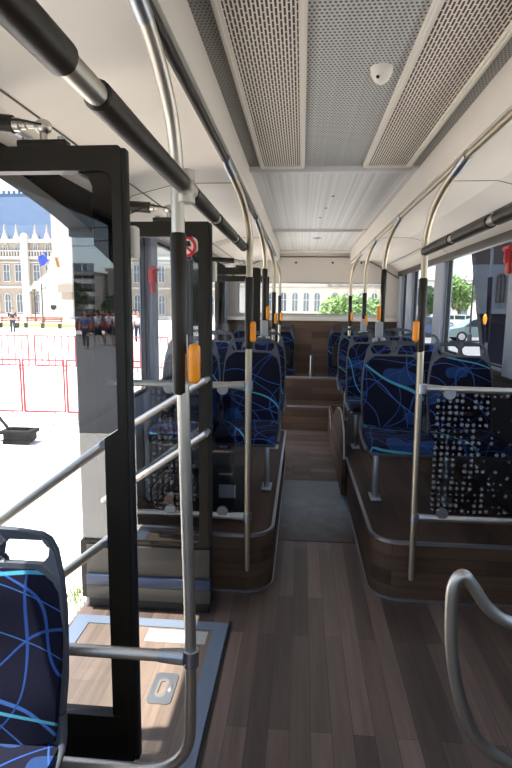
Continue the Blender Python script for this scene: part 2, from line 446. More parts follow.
# back wall with wide window, wood below, ledge
RWX = (-.93, 1.14)
b = MB(); b.plate([(XL, 0), (XR, 0), (XR, 2.5), (XL, 2.5)], [rrect(RWX[0], RWX[1], 1.5, 1.965, .03)], XZ(YB), .06)
wb = struct(b, 'wall_back', 'cream', 'cream end wall around the wide rear window', 'wall')
b = MB(); b.box(XL, XR, YB-.012, YB, .3, 1.42, .002); b.build('wood_panel', 'rearwood', wb, False)
b = MB(); b.box(XL, XR, YB-.13, YB, 1.42, 1.468, .008); b.build('ledge', 'cream_gloss', wb)
b = MB(); b.tube(fillet([(XL+.02, YB-.005, 2.02), (-.55, YB-.005, 2.32), (.85, YB-.005, 2.32), (XR-.02, YB-.005, 2.02)], .25), .007, 8); b.build('arched_seam', 'doorpanel', wb)
for x in (-.1, .42, .82):
    b = MB(); b.ball((x, YB-.004, 2.24), .016, (1, .4, 1), 2); b.build('screw_cap', 'darkgrey', wb)
b = MB(); b.box(RWX[0], RWX[1], YB+.02, YB+.026, 1.5, 1.965)
w = struct(b, 'window_7', 'glass', 'wide rear window looking out on the white hall and hedge', 'window')
f = MB(); f.plate(rrect(*RWX, 1.5, 1.965, .03), [rrect(RWX[0]+.02, RWX[1]-.02, 1.52, 1.945, .03)], XZ(YB+.005), .03); f.build('frame', 'alu', w)

# front of the bus behind the camera: windscreen wall
b = MB(); b.plate([(XL-.05, 0), (XR+.05, 0), (XR+.05, 2.5), (XL-.05, 2.5)], [rrect(XL+.1, XR-.1, .95, 2.2, .1)], XZ(YF), -.06)
struct(b, 'wall_front', 'cream', 'end wall around the windscreen of the bus', 'wall')
b = MB(); b.box(XL+.1, XR-.1, YF-.04, YF-.034, .95, 2.2); struct(b, 'window_8', 'glass', 'large windscreen of the bus', 'window')

# ceiling: flat centre, side beams and sloping coves
CX0, CX1, CZ = -.315, .635, 2.38
b = MB(); b.box(XL-.06, XR+.06, YF-.06, YB+.06, 2.47, 2.53); ce = struct(b, 'ceiling', 'cream', 'cream bus roof lining with perforated metal centre panels', 'ceiling')
def cpanel(name, mat, x0, x1, y0, y1, z=CZ, h=.02, bev=0):
    q = MB(); q.box(x0, x1, y0, y1, z, z+h, bev); return q.build(name, mat, ce, False)
YG = 3.12
cpanel('perforated_centre', 'perf', -.003, .316, YF, YG, CZ+.004)
cpanel('perforated_edge', 'perfdark', CX0, -.25, YF, YG, CZ+.006); cpanel('perforated_edge', 'perfdark', .575, CX1, YF, YG, CZ+.006)
cpanel('ribbed_panel', 'ribbed', CX0, CX1, YG+.03, 5.5); cpanel('ribbed_panel', 'ribbed', CX0, CX1, 5.54, 7.42)
cpanel('rear_cross_panel', 'cream_gloss', XL, XR, 7.42, YB, 2.36, .03, .008)
for s, x0, x1 in ((1, CX1, CX1+.05), (-1, CX0-.05, CX0)):
    q = MB(); q.box(x0, x1, YF, 7.45, 2.235, 2.47, .006); q.build('beam', 'cream', ce)
    q = MB()
    xe = XR if s > 0 else XL
    xi = CX1+.04 if s > 0 else CX0-.04
    prof = [(xi, 2.262), (xi+(xe-xi)*.45, 2.262), (xi+(xe-xi)*.8, 2.2), (xe-.02*s, 2.11), (xe+.04*s, 2.08)]
    prof2 = prof+[(xe+.04*s, 2.3), (xi, 2.3)]
    q.plate(prof2, [], lambda u, v, d: (u, YF+d, v), YB-YF); q.build('cove', 'cream', ce, False)
    for yy in (2.95, 5.2):     # hairline joints between cove panels
        q = MB(); q.strip([(p[0], yy, p[1]-.001) for p in prof[:4]], .002, .0012); q.build('joint', 'doorpanel', ce, False)
    q = MB(); q.strip([((xi+(xe-xi)*.725), YF+.1, 2.212), ((xi+(xe-xi)*.725), YB-.1, 2.212)], .003, .002); q.build('joint', 'doorpanel', ce, False)
for i, (yy, lab) in enumerate(((YG+.0, 'silver cross strip at the end of the slotted grilles'), (5.5, 'thin silver strip across the ribbed ceiling panels'))):
    q = MB(); q.box(CX0, .59, yy, yy+.05, CZ-.024, CZ+.03, .01); struct(q, 'trim_%d' % (i+1), 'lilac', lab, 'trim', True)
# slotted grilles
def grille(x0, x1, lab):
    t = thing('ceiling_grille', ((x0+x1)/2, .5, CZ-.01), lab, 'ceiling grille', 'slotted ceiling grilles')
    q = MB(); q.box(x0+.02, x1-.02, YF, YG-.045, CZ-.004, CZ+.015); q.build('slotted_plate', 'slots', t, False)
    q = MB(); q.plate(rrect(x0, x1, YF, YG-.02, .02), [rrect(x0+.024, x1-.024, YF+.03, YG-.05, .012)], XY(CZ-.012), .025); q.build('frame', 'cream_gloss', t, False)
    q = MB(); q.plate(rrect(x0+.008, x1-.008, YF+.008, YG-.028, .018), [rrect(x0+.014, x1-.014, YF+.02, YG-.036, .014)], XY(CZ-.016), .01); q.build('lip', 'offwhite', t, False)
grille(-.25, -.003, 'long slotted air grille in the ceiling on the doorway side')
grille(.316, .575, 'long slotted air grille in the ceiling beside the smoke detector')
t = thing('smoke_detector', (.243, 1.9, CZ), 'small white smoke detector on the perforated ceiling panel', 'smoke detector')
q = MB(); q.lathe((.243, 1.9, CZ), [(.001, -.046), (.01, -.045), (.025, -.033), (.035, -.012), (.037, .004)]); q.build('dome', 'offwhite', t)
q = MB(); q.ball((.228, 1.872, CZ-.034), .006, (1, .6, 1), 2); q.build('lens', 'rubber', t)
q = MB(); q.ball((.15, 6.15, CZ), .05, (1, 1, .35)); tag(q.build('ceiling_sensor', 'alu'), 'small grey dome on the rear ribbed ceiling', 'sensor')
for yy, xx in ((3.9, .2), (4.35, .17), (4.8, .14)):
    q = MB(); q.ball((xx, yy, CZ), .012, (1, 1, .4), 2); q.build('screw_head', 'doorpanel', ce)

# ------------------------------------------------------------------ seat platforms
def platform(name, lab, outline, aisle, groupless=None):
    t = thing(name, (sum(p[0] for p in outline)/len(outline), sum(p[1] for p in outline)/len(outline), 0), lab, 'seat platform', 'raised seat platforms')
    q = MB(); q.plate(outline, [], XY(.004), PH-.01); q.build('side_panel', 'side', t)
    q = MB(); q.plate(outline, [], XY(PH-.004), .012); q.build('deck', 'deck', t, False)
    q = MB(); q.strip([(x, y, PH+.002) for x, y in aisle], .009, .009); q.build('edge_trim', 'alu', t, False)
    q = MB(); q.strip([(x, y, .006) for x, y in aisle], .008, .006); q.build('floor_trim', 'alu', t, False)
    return t
def arc(cx, cy, r, a0, a1, n=8): return [(cx+r*math.cos(math.radians(a0+(a1-a0)*k/n)), cy+r*math.sin(math.radians(a0+(a1-a0)*k/n))) for k in range(n+1)]
RP = arc(.57, 2.95, .15, 270, 180)
edgeR = [(XR-.055, 2.8)]+RP+[(.405, 4.45)]
pr = platform('seat_platform', 'wood clad platform under the double seats behind the wheel arch panel', [(XR-.055, 2.8)]+RP+[(.405, 6.86), (XR-.055, 6.86)], edgeR)
# curved wheel-arch guard with silver edging
hp = smooth_path([(0, 4.40, .33), (0, 4.46, .42), (0, 4.55, .55), (0, 4.8, .63), (0, 5.06, .645), (0, 5.35, .59), (0, 5.75, .42), (0, 6.1, .22), (0, 6.28, .13), (0, 6.42, .15), (0, 6.62, .25), (0, 6.86, .325)], 6)
hp = [(p.y, p.z) for p in hp]
t = thing('wheel_arch_panel', (.40, 5.2, .02), 'wood clad panel with curved silver edge beside the aisle wheel arch', 'panel')
q = MB(); q.plate([(4.40, .02)]+hp+[(6.86, .02)], [], YZ(.368), .034); q.build('side_face', 'side', t)
q = MB(); q.strip([(.384, y, z+.004) for y, z in hp], .007, .006); q.build('edge_trim', 'alu', t, False)
LP = arc(-.29, 2.95, .15, 270, 360)
edgeL = [(XL+.045, 2.8)]+LP+[(-.14, 5.35)]
pl = platform('seat_platform', 'wood clad platform under the seats beside the first doorway', [(XL+.045, 2.8)]+LP+[(-.14, 5.35), (XL+.045, 5.35)], edgeL)

# rear steps and engine podium
t = thing('rear_steps', (.15, 7.2, 0), 'wood faced steps with silver nosing leading up to the rear seats', 'steps')
q = MB(); q.box(XL+.05, XR-.055, 6.9, 7.14, .0, .315); q.build('lower_step', 'rearwood', t, False)
q = MB(); q.box(XL+.05, XR-.055, 7.14, YB-.013, .0, .665); q.build('upper_step', 'rearwood', t, False)
q = MB(); q.box(-.17, XR-.055, 6.885, 6.915, .305, .33, .004); q.build('step_nosing', 'alu', t)
q = MB(); q.box(XL+.05, XR-.055, 7.12, 7.16, .655, .685, .004); q.build('step_nosing', 'alu', t)
q = MB(); q.tube(fillet([(.14, 7.24, .67), (.14, 7.24, .96)], .02), .02); tag(q.build('grab_post', 'alu'), 'short light grey post standing on the rear podium edge', 'post')
b = MB(); b.plate([(-.14, 4.8), (.405, 4.8), (.405, 6.88), (-.16, 6.88)], [], XY(.0006), .004); tag(b.build('aisle_flooring', 'ramp_floor', smooth=False), 'paler plank flooring in the aisle between mat and rear steps', 'flooring')

# ------------------------------------------------------------------ seats
def seat_proto(legs=True, label=''):
    t = thing('passenger_seat', (0, 0, 0), label, 'seat', 'blue patterned passenger seats')
    tilt = math.radians(9)
    def W(z):                      # half width of the backrest along its height
        k = (z-.42)/.6
        return .205+.012*math.sin(min(max(k, 0), 1)*PI)-.025*max(0, k-.55)/.45
    Tm = Matrix.Translation((0, .44, .42)) @ Matrix.Rotation(-tilt, 4, 'X') @ Matrix.Translation((0, 0, -.42))
    # backrest upholstery
    q = MB(); bm = q.bm; N, K = 10, 14; fr, bk = [], []
    for j in range(K+1):
        z = .43+.50*j/K; rf, rb = [], []
        for i in range(N+1):
            u = -1+2*i/N; w = W(z)-.006
            edge = (abs(u)**4)*.022+(max(0, (j/K-.85)/.15)**2)*.018
            dish = .018*(1-u*u)*math.sin(PI*j/K)
            lum = -.014*math.exp(-((j/K-.25)/.2)**2)
            rf.append(bm.verts.new((u*w, -.035+edge+dish+lum, z))); rb.append(bm.verts.new((u*w, .018, z)))
        fr.append(rf); bk.append(rb)
    for j in range(K):
        for i in range(N):
            bm.faces.new((fr[j][i], fr[j][i+1], fr[j+1][i+1], fr[j+1][i])); bm.faces.new((bk[j][i+1], bk[j][i], bk[j+1][i], bk[j+1][i+1]))
        bm.faces.new((fr[j][0], fr[j+1][0], bk[j+1][0], bk[j][0])); bm.faces.new((fr[j+1][N], fr[j][N], bk[j][N], bk[j+1][N]))
    for i in range(N):
        bm.faces.new((fr[0][i+1], fr[0][i], bk[0][i], bk[0][i+1])); bm.faces.new((fr[K][i], fr[K][i+1], bk[K][i+1], bk[K][i]))
    bmesh.ops.transform(bm, matrix=Tm, verts=bm.verts)
    q.build('backrest', 'fabric', t)
    # plastic shell with the two-slot grab handle on top
    q = MB()
    zs = [.40, .5, .6, .7, .8, .9]
    right = [(W(z)+.004, z) for z in zs]+[(W(.98)-.004, .985)]
    top = [(W(1.0)-.022, 1.02), (W(1.0)-.05, 1.035), (.06, 1.043), (0, 1.044)]
    half = right+top
    outl = half+[(-x, z) for x, z in reversed(half[:-1])]
    h1 = rrect(.012, W(.96)-.03, .945, 1.012, .018)
    q.plate(outl, [h1, [(-x, z) for x, z in reversed(h1)]], XZ(-.006), .03)
    bmesh.ops.bevel(q.bm, geom=[e for e in q.bm.edges if len(e.link_faces) == 2 and e.calc_face_angle(0) > .9], offset=.006, segments=2, affect='EDGES')
    bmesh.ops.transform(q.bm, matrix=Tm, verts=q.bm.verts)
    q.build('backrest_shell', 'seatgrey', t)
    # seat cushion
    q = MB(); bm = q.bm; N, K = 10, 12; up, dn = [], []
    for j in range(K+1):
        y = -.02+.45*j/K; ru, rd = [], []
        for i in range(N+1):
            u = -1+2*i/N; w = .212-.02*max(0, 1-j/3)**2
            e = (abs(u)**4)*.022+(max(0, 1-j/2.5)**2)*.035
            ru.append(bm.verts.new((u*w, y, .438-e-.012*math.sin(PI*j/K)*(1-u*u)+.012*(1-j/K)))); rd.append(bm.verts.new((u*w*.98, y+.004, .362)))
        up.append(ru); dn.append(rd)
    for j in range(K):
        for i in range(N):
            bm.faces.new((up[j][i], up[j][i+1], up[j+1][i+1], up[j+1][i])); bm.faces.new((dn[j][i+1], dn[j][i], dn[j+1][i], dn[j+1][i+1]))
        bm.faces.new((up[j][0], up[j+1][0], dn[j+1][0], dn[j][0])); bm.faces.new((up[j+1][N], up[j][N], dn[j][N], dn[j+1][N]))
    for i in range(N):
        bm.faces.new((up[0][i+1], up[0][i], dn[0][i], dn[0][i+1])); bm.faces.new((up[K][i], up[K][i+1], dn[K][i+1], dn[K][i]))
    q.build('seat_cushion', 'fabric', t)
    q = MB(); q.box(-.2, .2, .0, .44, .335, .366, .012); q.build('seat_pan', 'seatgrey', t)
    for s in (-1, 1):
        q = MB(); q.tube(smooth_path([(s*.212, .08, .35), (s*.214, .3, .355), (s*.216, .43, .40), (s*.212, .46, .5)], 5), .013, 10); q.build('side_bracket', 'seatgrey', t)
    if legs:
        q = MB(); q.box(-.158, -.122, .15, .2, .012, .337, .006); q.box(-.19, -.09, .16, .19, .315, .337, .004); q.build('leg', 'alu', t)
        q = MB(); q.box(-.175, -.105, .10, .25, .0, .014, .004); q.build('foot_plate', 'alu', t)
    return t
L = {}
p0 = seat_proto(True, 'blue patterned aisle seat behind the dotted glass panel pole, wheel arch side')
PZ = PH+.008
p0.location = (.655, 3.3, PZ)
dup(p0, (1.115, 3.3, PZ), 'blue patterned window seat behind the dotted glass panel by the side window')
dup(p0, (.655, 4.62, PZ), 'second row aisle seat beside the curved wheel arch panel')
dup(p0, (1.115, 4.62, PZ), 'second row window seat directly behind the front window seat')
dup(p0, (.655, 5.82, PZ), 'third row aisle seat on the wheel arch platform')
dup(p0, (1.115, 5.82, PZ), 'third row window seat beside the narrow rear side windows')
dup(p0, (-.36, 3.42, PZ), 'blue patterned aisle seat beside the grab pole near the first doorway')
dup(p0, (-.82, 3.42, PZ), 'window seat seen through the second door leaf of the first doorway')
dup(p0, (-.36, 4.5, PZ), 'second aisle seat in front of the rear doorway')
dup(p0, (-.82, 4.5, PZ), 'second window seat in front of the rear doorway')
fs = dup(p0, (-.845, .84, -.035), 'single blue patterned seat in front of the first doorway, close by')
fs.location.z = .0; fs.scale = (.96, .97, .94)
for o in [o for o in COL.objects if o.name.startswith('passenger_seat') and o.location.x < 0]:
    for ch in o.children:
        if ch.name.startswith(('leg', 'foot_plate')): ch.location.x = .28
r0 = seat_proto(False, 'rear bench seat under the hedge side of the rear window with black bag')
r0.location = (.6, 7.17, .335)
dup(r0, (1.07, 7.17, .335), 'rear corner seat beside the side window')
dup(r0, (-.31, 7.17, .335), 'rear bench seat nearest the rear doorway side of the aisle')
dup(r0, (-.78, 7.17, .335), 'rear corner seat past the rear doorway')

# bags on the rear seats
def bag(x, y, z, w, h, lab):
    t = thing('bag', (x, y, z), lab, 'bag')
    q = MB(); vs = q.box(x-w/2, x+w/2, y-.07, y+.09, z, z+h, .05, 4); q.build('bag_body', 'black', t)
    q = MB(); q.box(x-w/2+.04, x+w/2-.04, y-.1, y-.055, z+.03, z+h*.5, .02, 3); q.build('pocket', 'black', t)
    q = MB(); q.tube(smooth_path([(x-.05, y+.02, z+h-.01), (x-.03, y+.02, z+h+.05), (x+.03, y+.02, z+h+.05), (x+.05, y+.02, z+h-.01)], 5), .008, 8); q.build('carry_loop', 'black', t)
bag(.62, 7.42, .775, .38, .34, 'large black bag leaning on the rear bench seat')
bag(-.2, 7.36, .775, .2, .26, 'small black bag on the rear seat by the doorway side')

# ------------------------------------------------------------------ poles and rails
RR = .0172
def pole(x, y, zb, lab, bend=.42, sl=(1.385, 1.755), btn=1.47, btn_dx=.028, topx=None, ztop=2.217, extra=None, lean=0.0, lower=None):
    t = thing('grab_pole', (x, y, zb), lab, 'grab pole', 'vertical grab poles')
    tx = (-.332 if x < 0 else .648) if topx is None else topx
    k = bend/.42; xl = x+lean; dx = tx-xl
    path = [(x, y, zb)] + smooth_path([(xl, y, 1.86), (xl, y-.005*k, 1.95), (xl+dx*.2, y-.06*k, 2.055), (xl+dx*.5, y-.17*k, 2.13), (xl+dx*.8, y-.29*k, 2.178), (tx, y-bend, ztop-.012)], 6)
    if lower: path = lower+path[1:]
    q = MB(); q.tube(path, RR, 16); q.build('tube', 'champagne' if not lower else 'steel', t)
    q = MB(); q.tube([(x+lean*.9, y, sl[0]), (x+lean*.9, y, sl[0]+.006), (x+lean, y, sl[1]-.006), (x+lean, y, sl[1])], [RR+.001, .0215, .0215, RR+.001], 16); q.build('sleeve', 'sleeve', t)
    if btn:
        q = MB(); q.box(x+lean+btn_dx-.016, x+lean+btn_dx+.016, y-.032, y+.002, btn-.054, btn+.054, .0145, 4); h = q.build('stop_button', 'orange', t)
        q = MB(); q.box(x+lean+btn_dx-.006, x+lean+btn_dx+.016, y-.022, y-.001, btn-.012, btn+.012, .004); q.build('push_key', 'red', h)
    q = MB(); q.tube([(tx+(x+lean-tx)*.22, y-bend+.1, ztop-.038), (tx, y-bend+.0, ztop-.011), (tx, y-bend-.05, ztop-.002)], .0195, 14); q.build('top_joint', 'alu', t)
    return t
XPL, XPR = -.285, .615
def sleeve_clamp(t, x, y, z, d):
    q = MB(); q.tube([(x, y, z-.024), (x, y, z+.024)], .0235, 16); q.tube([(x+d*.02, y, z), (x+d*.05, y, z), (x+d*.095, y, z)], [.023, .022, .0185], 14); q.build('clamp', 'alu', t)

p1 = pole(-.30, 1.40, .5, 'nearest steel pole with orange stop button, curving in at floor level', lower=fillet([(-1.0, 1.4, .2), (-.305, 1.4, .2), (-.30, 1.4, .6), (-.326, 1.4, 1.8)], .16, 10), btn=1.45, btn_dx=.044, sl=(1.365, 1.79), bend=.36, lean=-.026)
sleeve_clamp(p1, -.30, 1.40, .585, -1)
p2 = pole(XPL+.012, 2.765, .15, 'pole on the platform corner beside the first doorway', btn=1.475, btn_dx=.022)
sleeve_clamp(p2, XPL+.012, 2.765, 1.19, -1); sleeve_clamp(p2, XPL+.012, 2.765, .462, -1)
p3 = pole(XPR+.01, 2.765, .145, 'pole on the platform corner beside the dotted glass panel', btn=1.49, btn_dx=-.026, lean=-.022)
sleeve_clamp(p3, XPR+.01, 2.765, 1.195, 1); sleeve_clamp(p3, XPR+.01, 2.765, .498, 1)
for (t, x) in ((p2, XPL+.012), (p3, XPR+.01)):
    q = MB(); q.box(x-.012, x+.012, 2.762, 2.802, .15, .2, .004); q.build('foot_bracket', 'alu', t)
def seat_bracket(t, x, y, z):
    q = MB(); q.box(x-.028, x+.028, y-.028, y+.028, z+.03, z+.155, .01); q.build('clamp_block', 'label', t)
    for dx in (-.03, .03):
        q = MB(); q.ball((x+dx, y-.03, z+.015), .022, (1, .8, 1), 2); q.build('clamp_knob', 'label', t)
    q = MB(); q.box(x-.05, x+.05, y-.02, y+.02, z-.02, z+.03, .01); q.build('clamp_base', 'seatgrey', t)
pC = pole(.6, 4.2, 1.36, 'leaning pole clamped to the front aisle seat back, wheel arch side', btn=1.565, btn_dx=-.03, sl=(1.5, 1.9), lean=.02); seat_bracket(pC, .6, 4.2, 1.345)
pB = pole(XPR, 5.38, 1.36, 'pole clamped to the second row aisle seat back', btn=1.485, btn_dx=.022); seat_bracket(pB, XPR, 5.38, 1.345)
pA = pole(XPR-.03, 6.6, PH, 'full length pole standing on the wheel arch platform by the rear steps', btn=1.5, btn_dx=.022)
pD = pole(XPL-.01, 4.22, 1.36, 'pole clamped to the aisle seat back behind the first doorway', btn=1.56, btn_dx=.028, sl=(1.5, 1.9)); seat_bracket(pD, XPL-.01, 4.22, 1.345)
pE = pole(XPL, 5.42, .0, 'floor standing pole in front of the rear doorway', btn=1.49, btn_dx=.022)
pF = pole(XPL, 6.85, .0, 'furthest pole behind the rear doorway beside the rear steps', btn=1.49, btn_dx=.022)

def rail(name, x, z, y0, y1, gaps, lab, r=RR, sr=.0225, mount=None):
    t = thing(name, (x, y0, z), lab, 'handrail')
    q = MB(); q.tube([(x, y0, z), (x, y1, z)], r, 16); q.build('tube', 'steel', t)
    edges = [y0]+[g for gp in gaps for g in gp]+[y1]
    for i in range(0, len(edges), 2):
        a, c = edges[i], edges[i+1]
        if c-a > .03:
            q = MB(); q.tube([(x, a, z), (x, a+.004, z), (x, c-.004, z), (x, c, z)], [r+.001, sr, sr, r+.001], 18); q.build('sleeve', 'sleeve', t)
    for (m, dx) in (mount or []):
        q = MB(); q.tube([(x, m-.045, z), (x, m+.045, z)], .025, 16); q.tube([(x, m, z-.04), (x, m, z+.04)], .024, 14); q.build('joint_sleeve', 'steel', t)
    return t
rail('handrail', -.305, 1.905, -1.6, 2.765, [(.69, .80), (1.35, 1.47), (1.84, 1.9), (2.36, 2.43)], 'dark sleeved overhead handrail running to the doorway poles', mount=[(1.4, 0)])
rail('handrail', .603, 1.885, -1.6, 2.765, [(1.77, 1.83), (2.23, 2.29)], 'dark sleeved overhead handrail ending at the pole by the glass panel')
for x, z, lab in ((-.335, 2.215, 'long ceiling rail above the doorway side poles'), (.65, 2.215, 'long ceiling rail above the wheel arch side poles')):
    q = MB(); q.tube([(x, YF+.05, z), (x, 7.35, z)], .0155, 12); t = tag(q.build('ceiling_rail', 'sleeve' if x < 0 else 'champagne'), lab, 'handrail', 'ceiling rails')
# cross bars at the platform fronts + dotted glass panels
def bar(pts, r, lab, mat='steel', name='cross_bar'):
    q = MB(); q.tube(pts, r, 16); return tag(q.build(name, mat), lab, 'bar', 'horizontal bars')
bar([(-.36, 2.765, 1.19), (XL+.045, 2.765, 1.19)], RR, 'horizontal bar above the glass panel seen through the door leaf')
bar([(-.36, 2.765, .462), (XL+.045, 2.765, .462)], RR, 'horizontal bar under the glass panel seen through the door leaf')
bar([(.71, 2.765, 1.195), (XR-.045, 2.765, 1.19)], RR, 'horizontal bar along the top of the dotted glass panel')
bar([(.71, 2.765, .498), (XR-.045, 2.765, .5)], RR, 'horizontal bar along the bottom of the dotted glass panel')
bar([(-.37, 1.40, .585), (-1.05, 1.40, .585)], RR, 'horizontal bar from the nearest pole to behind the single seat')
def glass_panel(x0, x1, z0, z1, y, lab, clips):
    t = thing('glass_screen', ((x0+x1)/2, y, (z0+z1)/2), lab, 'glass screen', 'dotted glass screens')
    q = MB(); q.plate(rrect(x0, x1, z0, z1, .04), [], XZ(y), .006); q.build('pane', dotted_glass('dotted_glass', x1-x0), t, False)
    for x in clips:
        for z, sg in ((z1, 1), (z0, -1)):
            q = MB(); q.cyl((x, y-.006, z), (x, y+.014, z), .03, 20); q.build('clip', 'alu', t)
glass_panel(.70, 1.33, .53, 1.175, 2.755, 'dotted glass screen below the bar beside the window seat', (.765, 1.25))
glass_panel(-.80, -.345, .49, 1.17, 2.755, 'dotted glass screen behind the second door leaf', (-.70, -.41))
# equipment boxes under the left window seat
t = thing('equipment_box', (-.62, 3.1, PZ), 'black equipment box with grey plates behind the glass screen under the seats', 'box')
q = MB(); q.box(-.75, -.30, 3.02, 3.3, PZ, PZ+.5 if False else PZ+.33, .01); q.build('casing', 'darkgrey', t)
q = MB(); q.box(-.47, -.37, 3.008, 3.02, PZ+.13, PZ+.21, .002); q.build('plate', 'label', t)
q = MB(); q.box(-.47, -.39, 3.01, 3.022, PZ+.27, PZ+.28, .002); q.build('slot_plate', 'label', t)

# curved grab loop close by on the right
q = MB(); q.tube(smooth_path([(.80, 1.3, .1), (.70, 1.3, .34), (.582, 1.3, .408), (.49, 1.3, .475), (.437, 1.3, .587), (.407, 1.3, .727), (.398, 1.3, .866), (.405, 1.3, .918), (.424, 1.3, .934), (.446, 1.3, .91), (.494, 1.3, .845), (.56, 1.3, .81), (.70, 1.3, .80), (1.0, 1.3, .80), (1.347, 1.3, .79)], 8), RR*.93, 18)
q.tube([(.80, 1.3, .12), (.80, 1.3, .0)], RR*.93, 14)
tag(q.build('grab_loop', 'steel'), 'bent silver grab loop rising from the floor near the camera', 'grab loop')

# ------------------------------------------------------------------ door leaves
def leaf(idx, y, x0, x1, z0, z1, face, lab, bars, glass_z0, ml=.05, st=.075):
    t = thing('door_%d' % idx, ((x0+x1)/2, y, z0), lab, 'door', None, 'structure')
    th = .045
    q = MB()
    if ml: q.plate(rrect(x0, x1, z0, z1, .012), [rrect(x0+ml, x1-st, glass_z0, z1-.07, .035)], XZ(y-th/2), th)
    else: q.plate([(x0, z0), (x1, z0), (x1, z1), (x0, z1), (x0, z1-.07)]+[(x1-st-.03+.03*math.cos(a), z1-.10+.03*math.sin(a)) for a in (PI/2, PI/3, PI/6, 0)]+[(x1-st-.03+.03*math.cos(a), glass_z0+.03+.03*math.sin(a)) for a in (0, -PI/6, -PI/3, -PI/2)]+[(x0, glass_z0)], [], XZ(y-th/2), th)
    q.build('frame', 'frame_dark', t, False)
    q = MB(); q.box(x0+ml, x1-st, y-.003, y+.003, glass_z0, z1-.07); q.build('glass', 'doorglass' if ml else 'mirrorglass', t, False)
    q = MB(); q.box(x1-.012, x1+.014, y-.018, y+.018, z0, z1-.005, .008); q.build('edge_seal', 'rubber', t)
    for (xa, za, xb, zb) in bars:
        yy = y+face*.075
        q = MB(); q.tube([(xa, yy, za), (xb, yy, zb)], RR*.95, 16); hb = q.build('handrail', 'steel', t)
        for xx, zz in ((xa, za), (xb, zb)):
            q = MB(); q.cyl((xx, yy, zz), (xx, y+face*.02, zz), .014, 12); q.build('bracket', 'alu', hb)
    return t
lf1 = leaf(1, 1.6, -1.14, -.535, .05, 2.062, 1, 'near dark framed glass door leaf folded open beside the single seat', [(-1.09, .81, -.63, 1.155), (-1.09, .45, -.63, .815)], .215, .05, .03)
q = MB(); q.plate([(-.56, 1.22), (-.56, .2), (-.612, .2), (-.612, 1.185)], [], XZ(1.585), .03); q.build('lower_stile', 'frame_dark', lf1, False)
q = MB(); q.plate([(-.563, 2.0), (-.563, 1.72), (-.628, 1.78), (-.628, 1.95), (-.64, 1.975), (-.67, 1.99), (-.67, 2.0)], [], XZ(1.59), .004); q.build('tinted_corner', 'tintglass', lf1, False)
lf2 = leaf(2, 2.58, -1.135, -.45, .06, 2.0, -1, 'far dark framed glass door leaf folded open with round prohibition sign', [(-.985, .62, -.455, .985), (-.93, .955, -.455, 1.25)], .375, 0, .05)
q = MB(); q.box(-1.1, -.445, 2.545, 2.557, .2, .36, .003); q.build('lower_panel', 'doorpanel', lf2)
q = MB(); q.box(-1.1, -.44, 2.53, 2.557, .145, .2, .004); q.build('kick_strip', 'kick', lf2)
q = MB(); q.box(-1.1, -.44, 2.535, 2.557, .068, .143, .003); q.build('lower_panel', 'doorpanel', lf2)
q = MB(); q.box(-1.1, -.45, 2.56, 2.6, .005, .06, .003); q.build('brush_strip', 'rubber', lf2)
# prohibition sign on far leaf
sx, sz, sy = -.56, 1.885, 2.57
q = MB(); q.cyl((sx, sy, sz), (sx, sy+.004, sz), .047, 32); sg = q.build('prohibition_sign', 'offwhite', lf2)
q = MB(); q.plate([(sx+.05*math.cos(a*PI/20), sz+.05*math.sin(a*PI/20)) for a in range(40)], [[(sx+.036*math.cos(a*PI/20), sz+.036*math.sin(a*PI/20)) for a in range(40)]], XZ(sy-.004), .004); q.build('red_ring', 'red', sg)
q = MB(); q.box(-.028, .024, -.002, .002, -.005, .005, .001, mat4=Matrix.Translation((sx, sy-.0035, sz+.006))); q.box(.0, .024, -.002, .002, .012, .03, .003, mat4=Matrix.Translation((sx-.004, sy-.0035, sz-.004))); q.build('pictogram', 'rubber', sg)
q = MB(); q.box(-.04, .04, -.002, .002, -.0055, .0055, mat4=Matrix.Translation((sx, sy-.005, sz)) @ Matrix.Rotation(math.radians(42), 4, 'Y')); q.build('red_slash', 'red', sg)
# edge sensors
for (px_, py_, z0_, tt) in ((-.53, 1.655, 1.745, lf1), (-.44, 2.62, 1.72, lf2)):
    q = MB(); q.box(px_-.012, px_+.02, py_-.02, py_+.02, z0_, z0_+.1, .01, 3); q.build('sensor_cover', 'offwhite', tt)
# rear doorway leaves
lf3 = leaf(3, 5.47, -1.13, -.44, .06, 2.0, 1, 'near door leaf of the rear doorway behind the seats', [(-1.05, .7, -.5, 1.05)], .3)
lf4 = leaf(4, 6.92, -1.13, -.44, .06, 2.0, -1, 'far door leaf of the rear doorway close to the rear steps', [(-1.05, .7, -.5, 1.05)], .3)
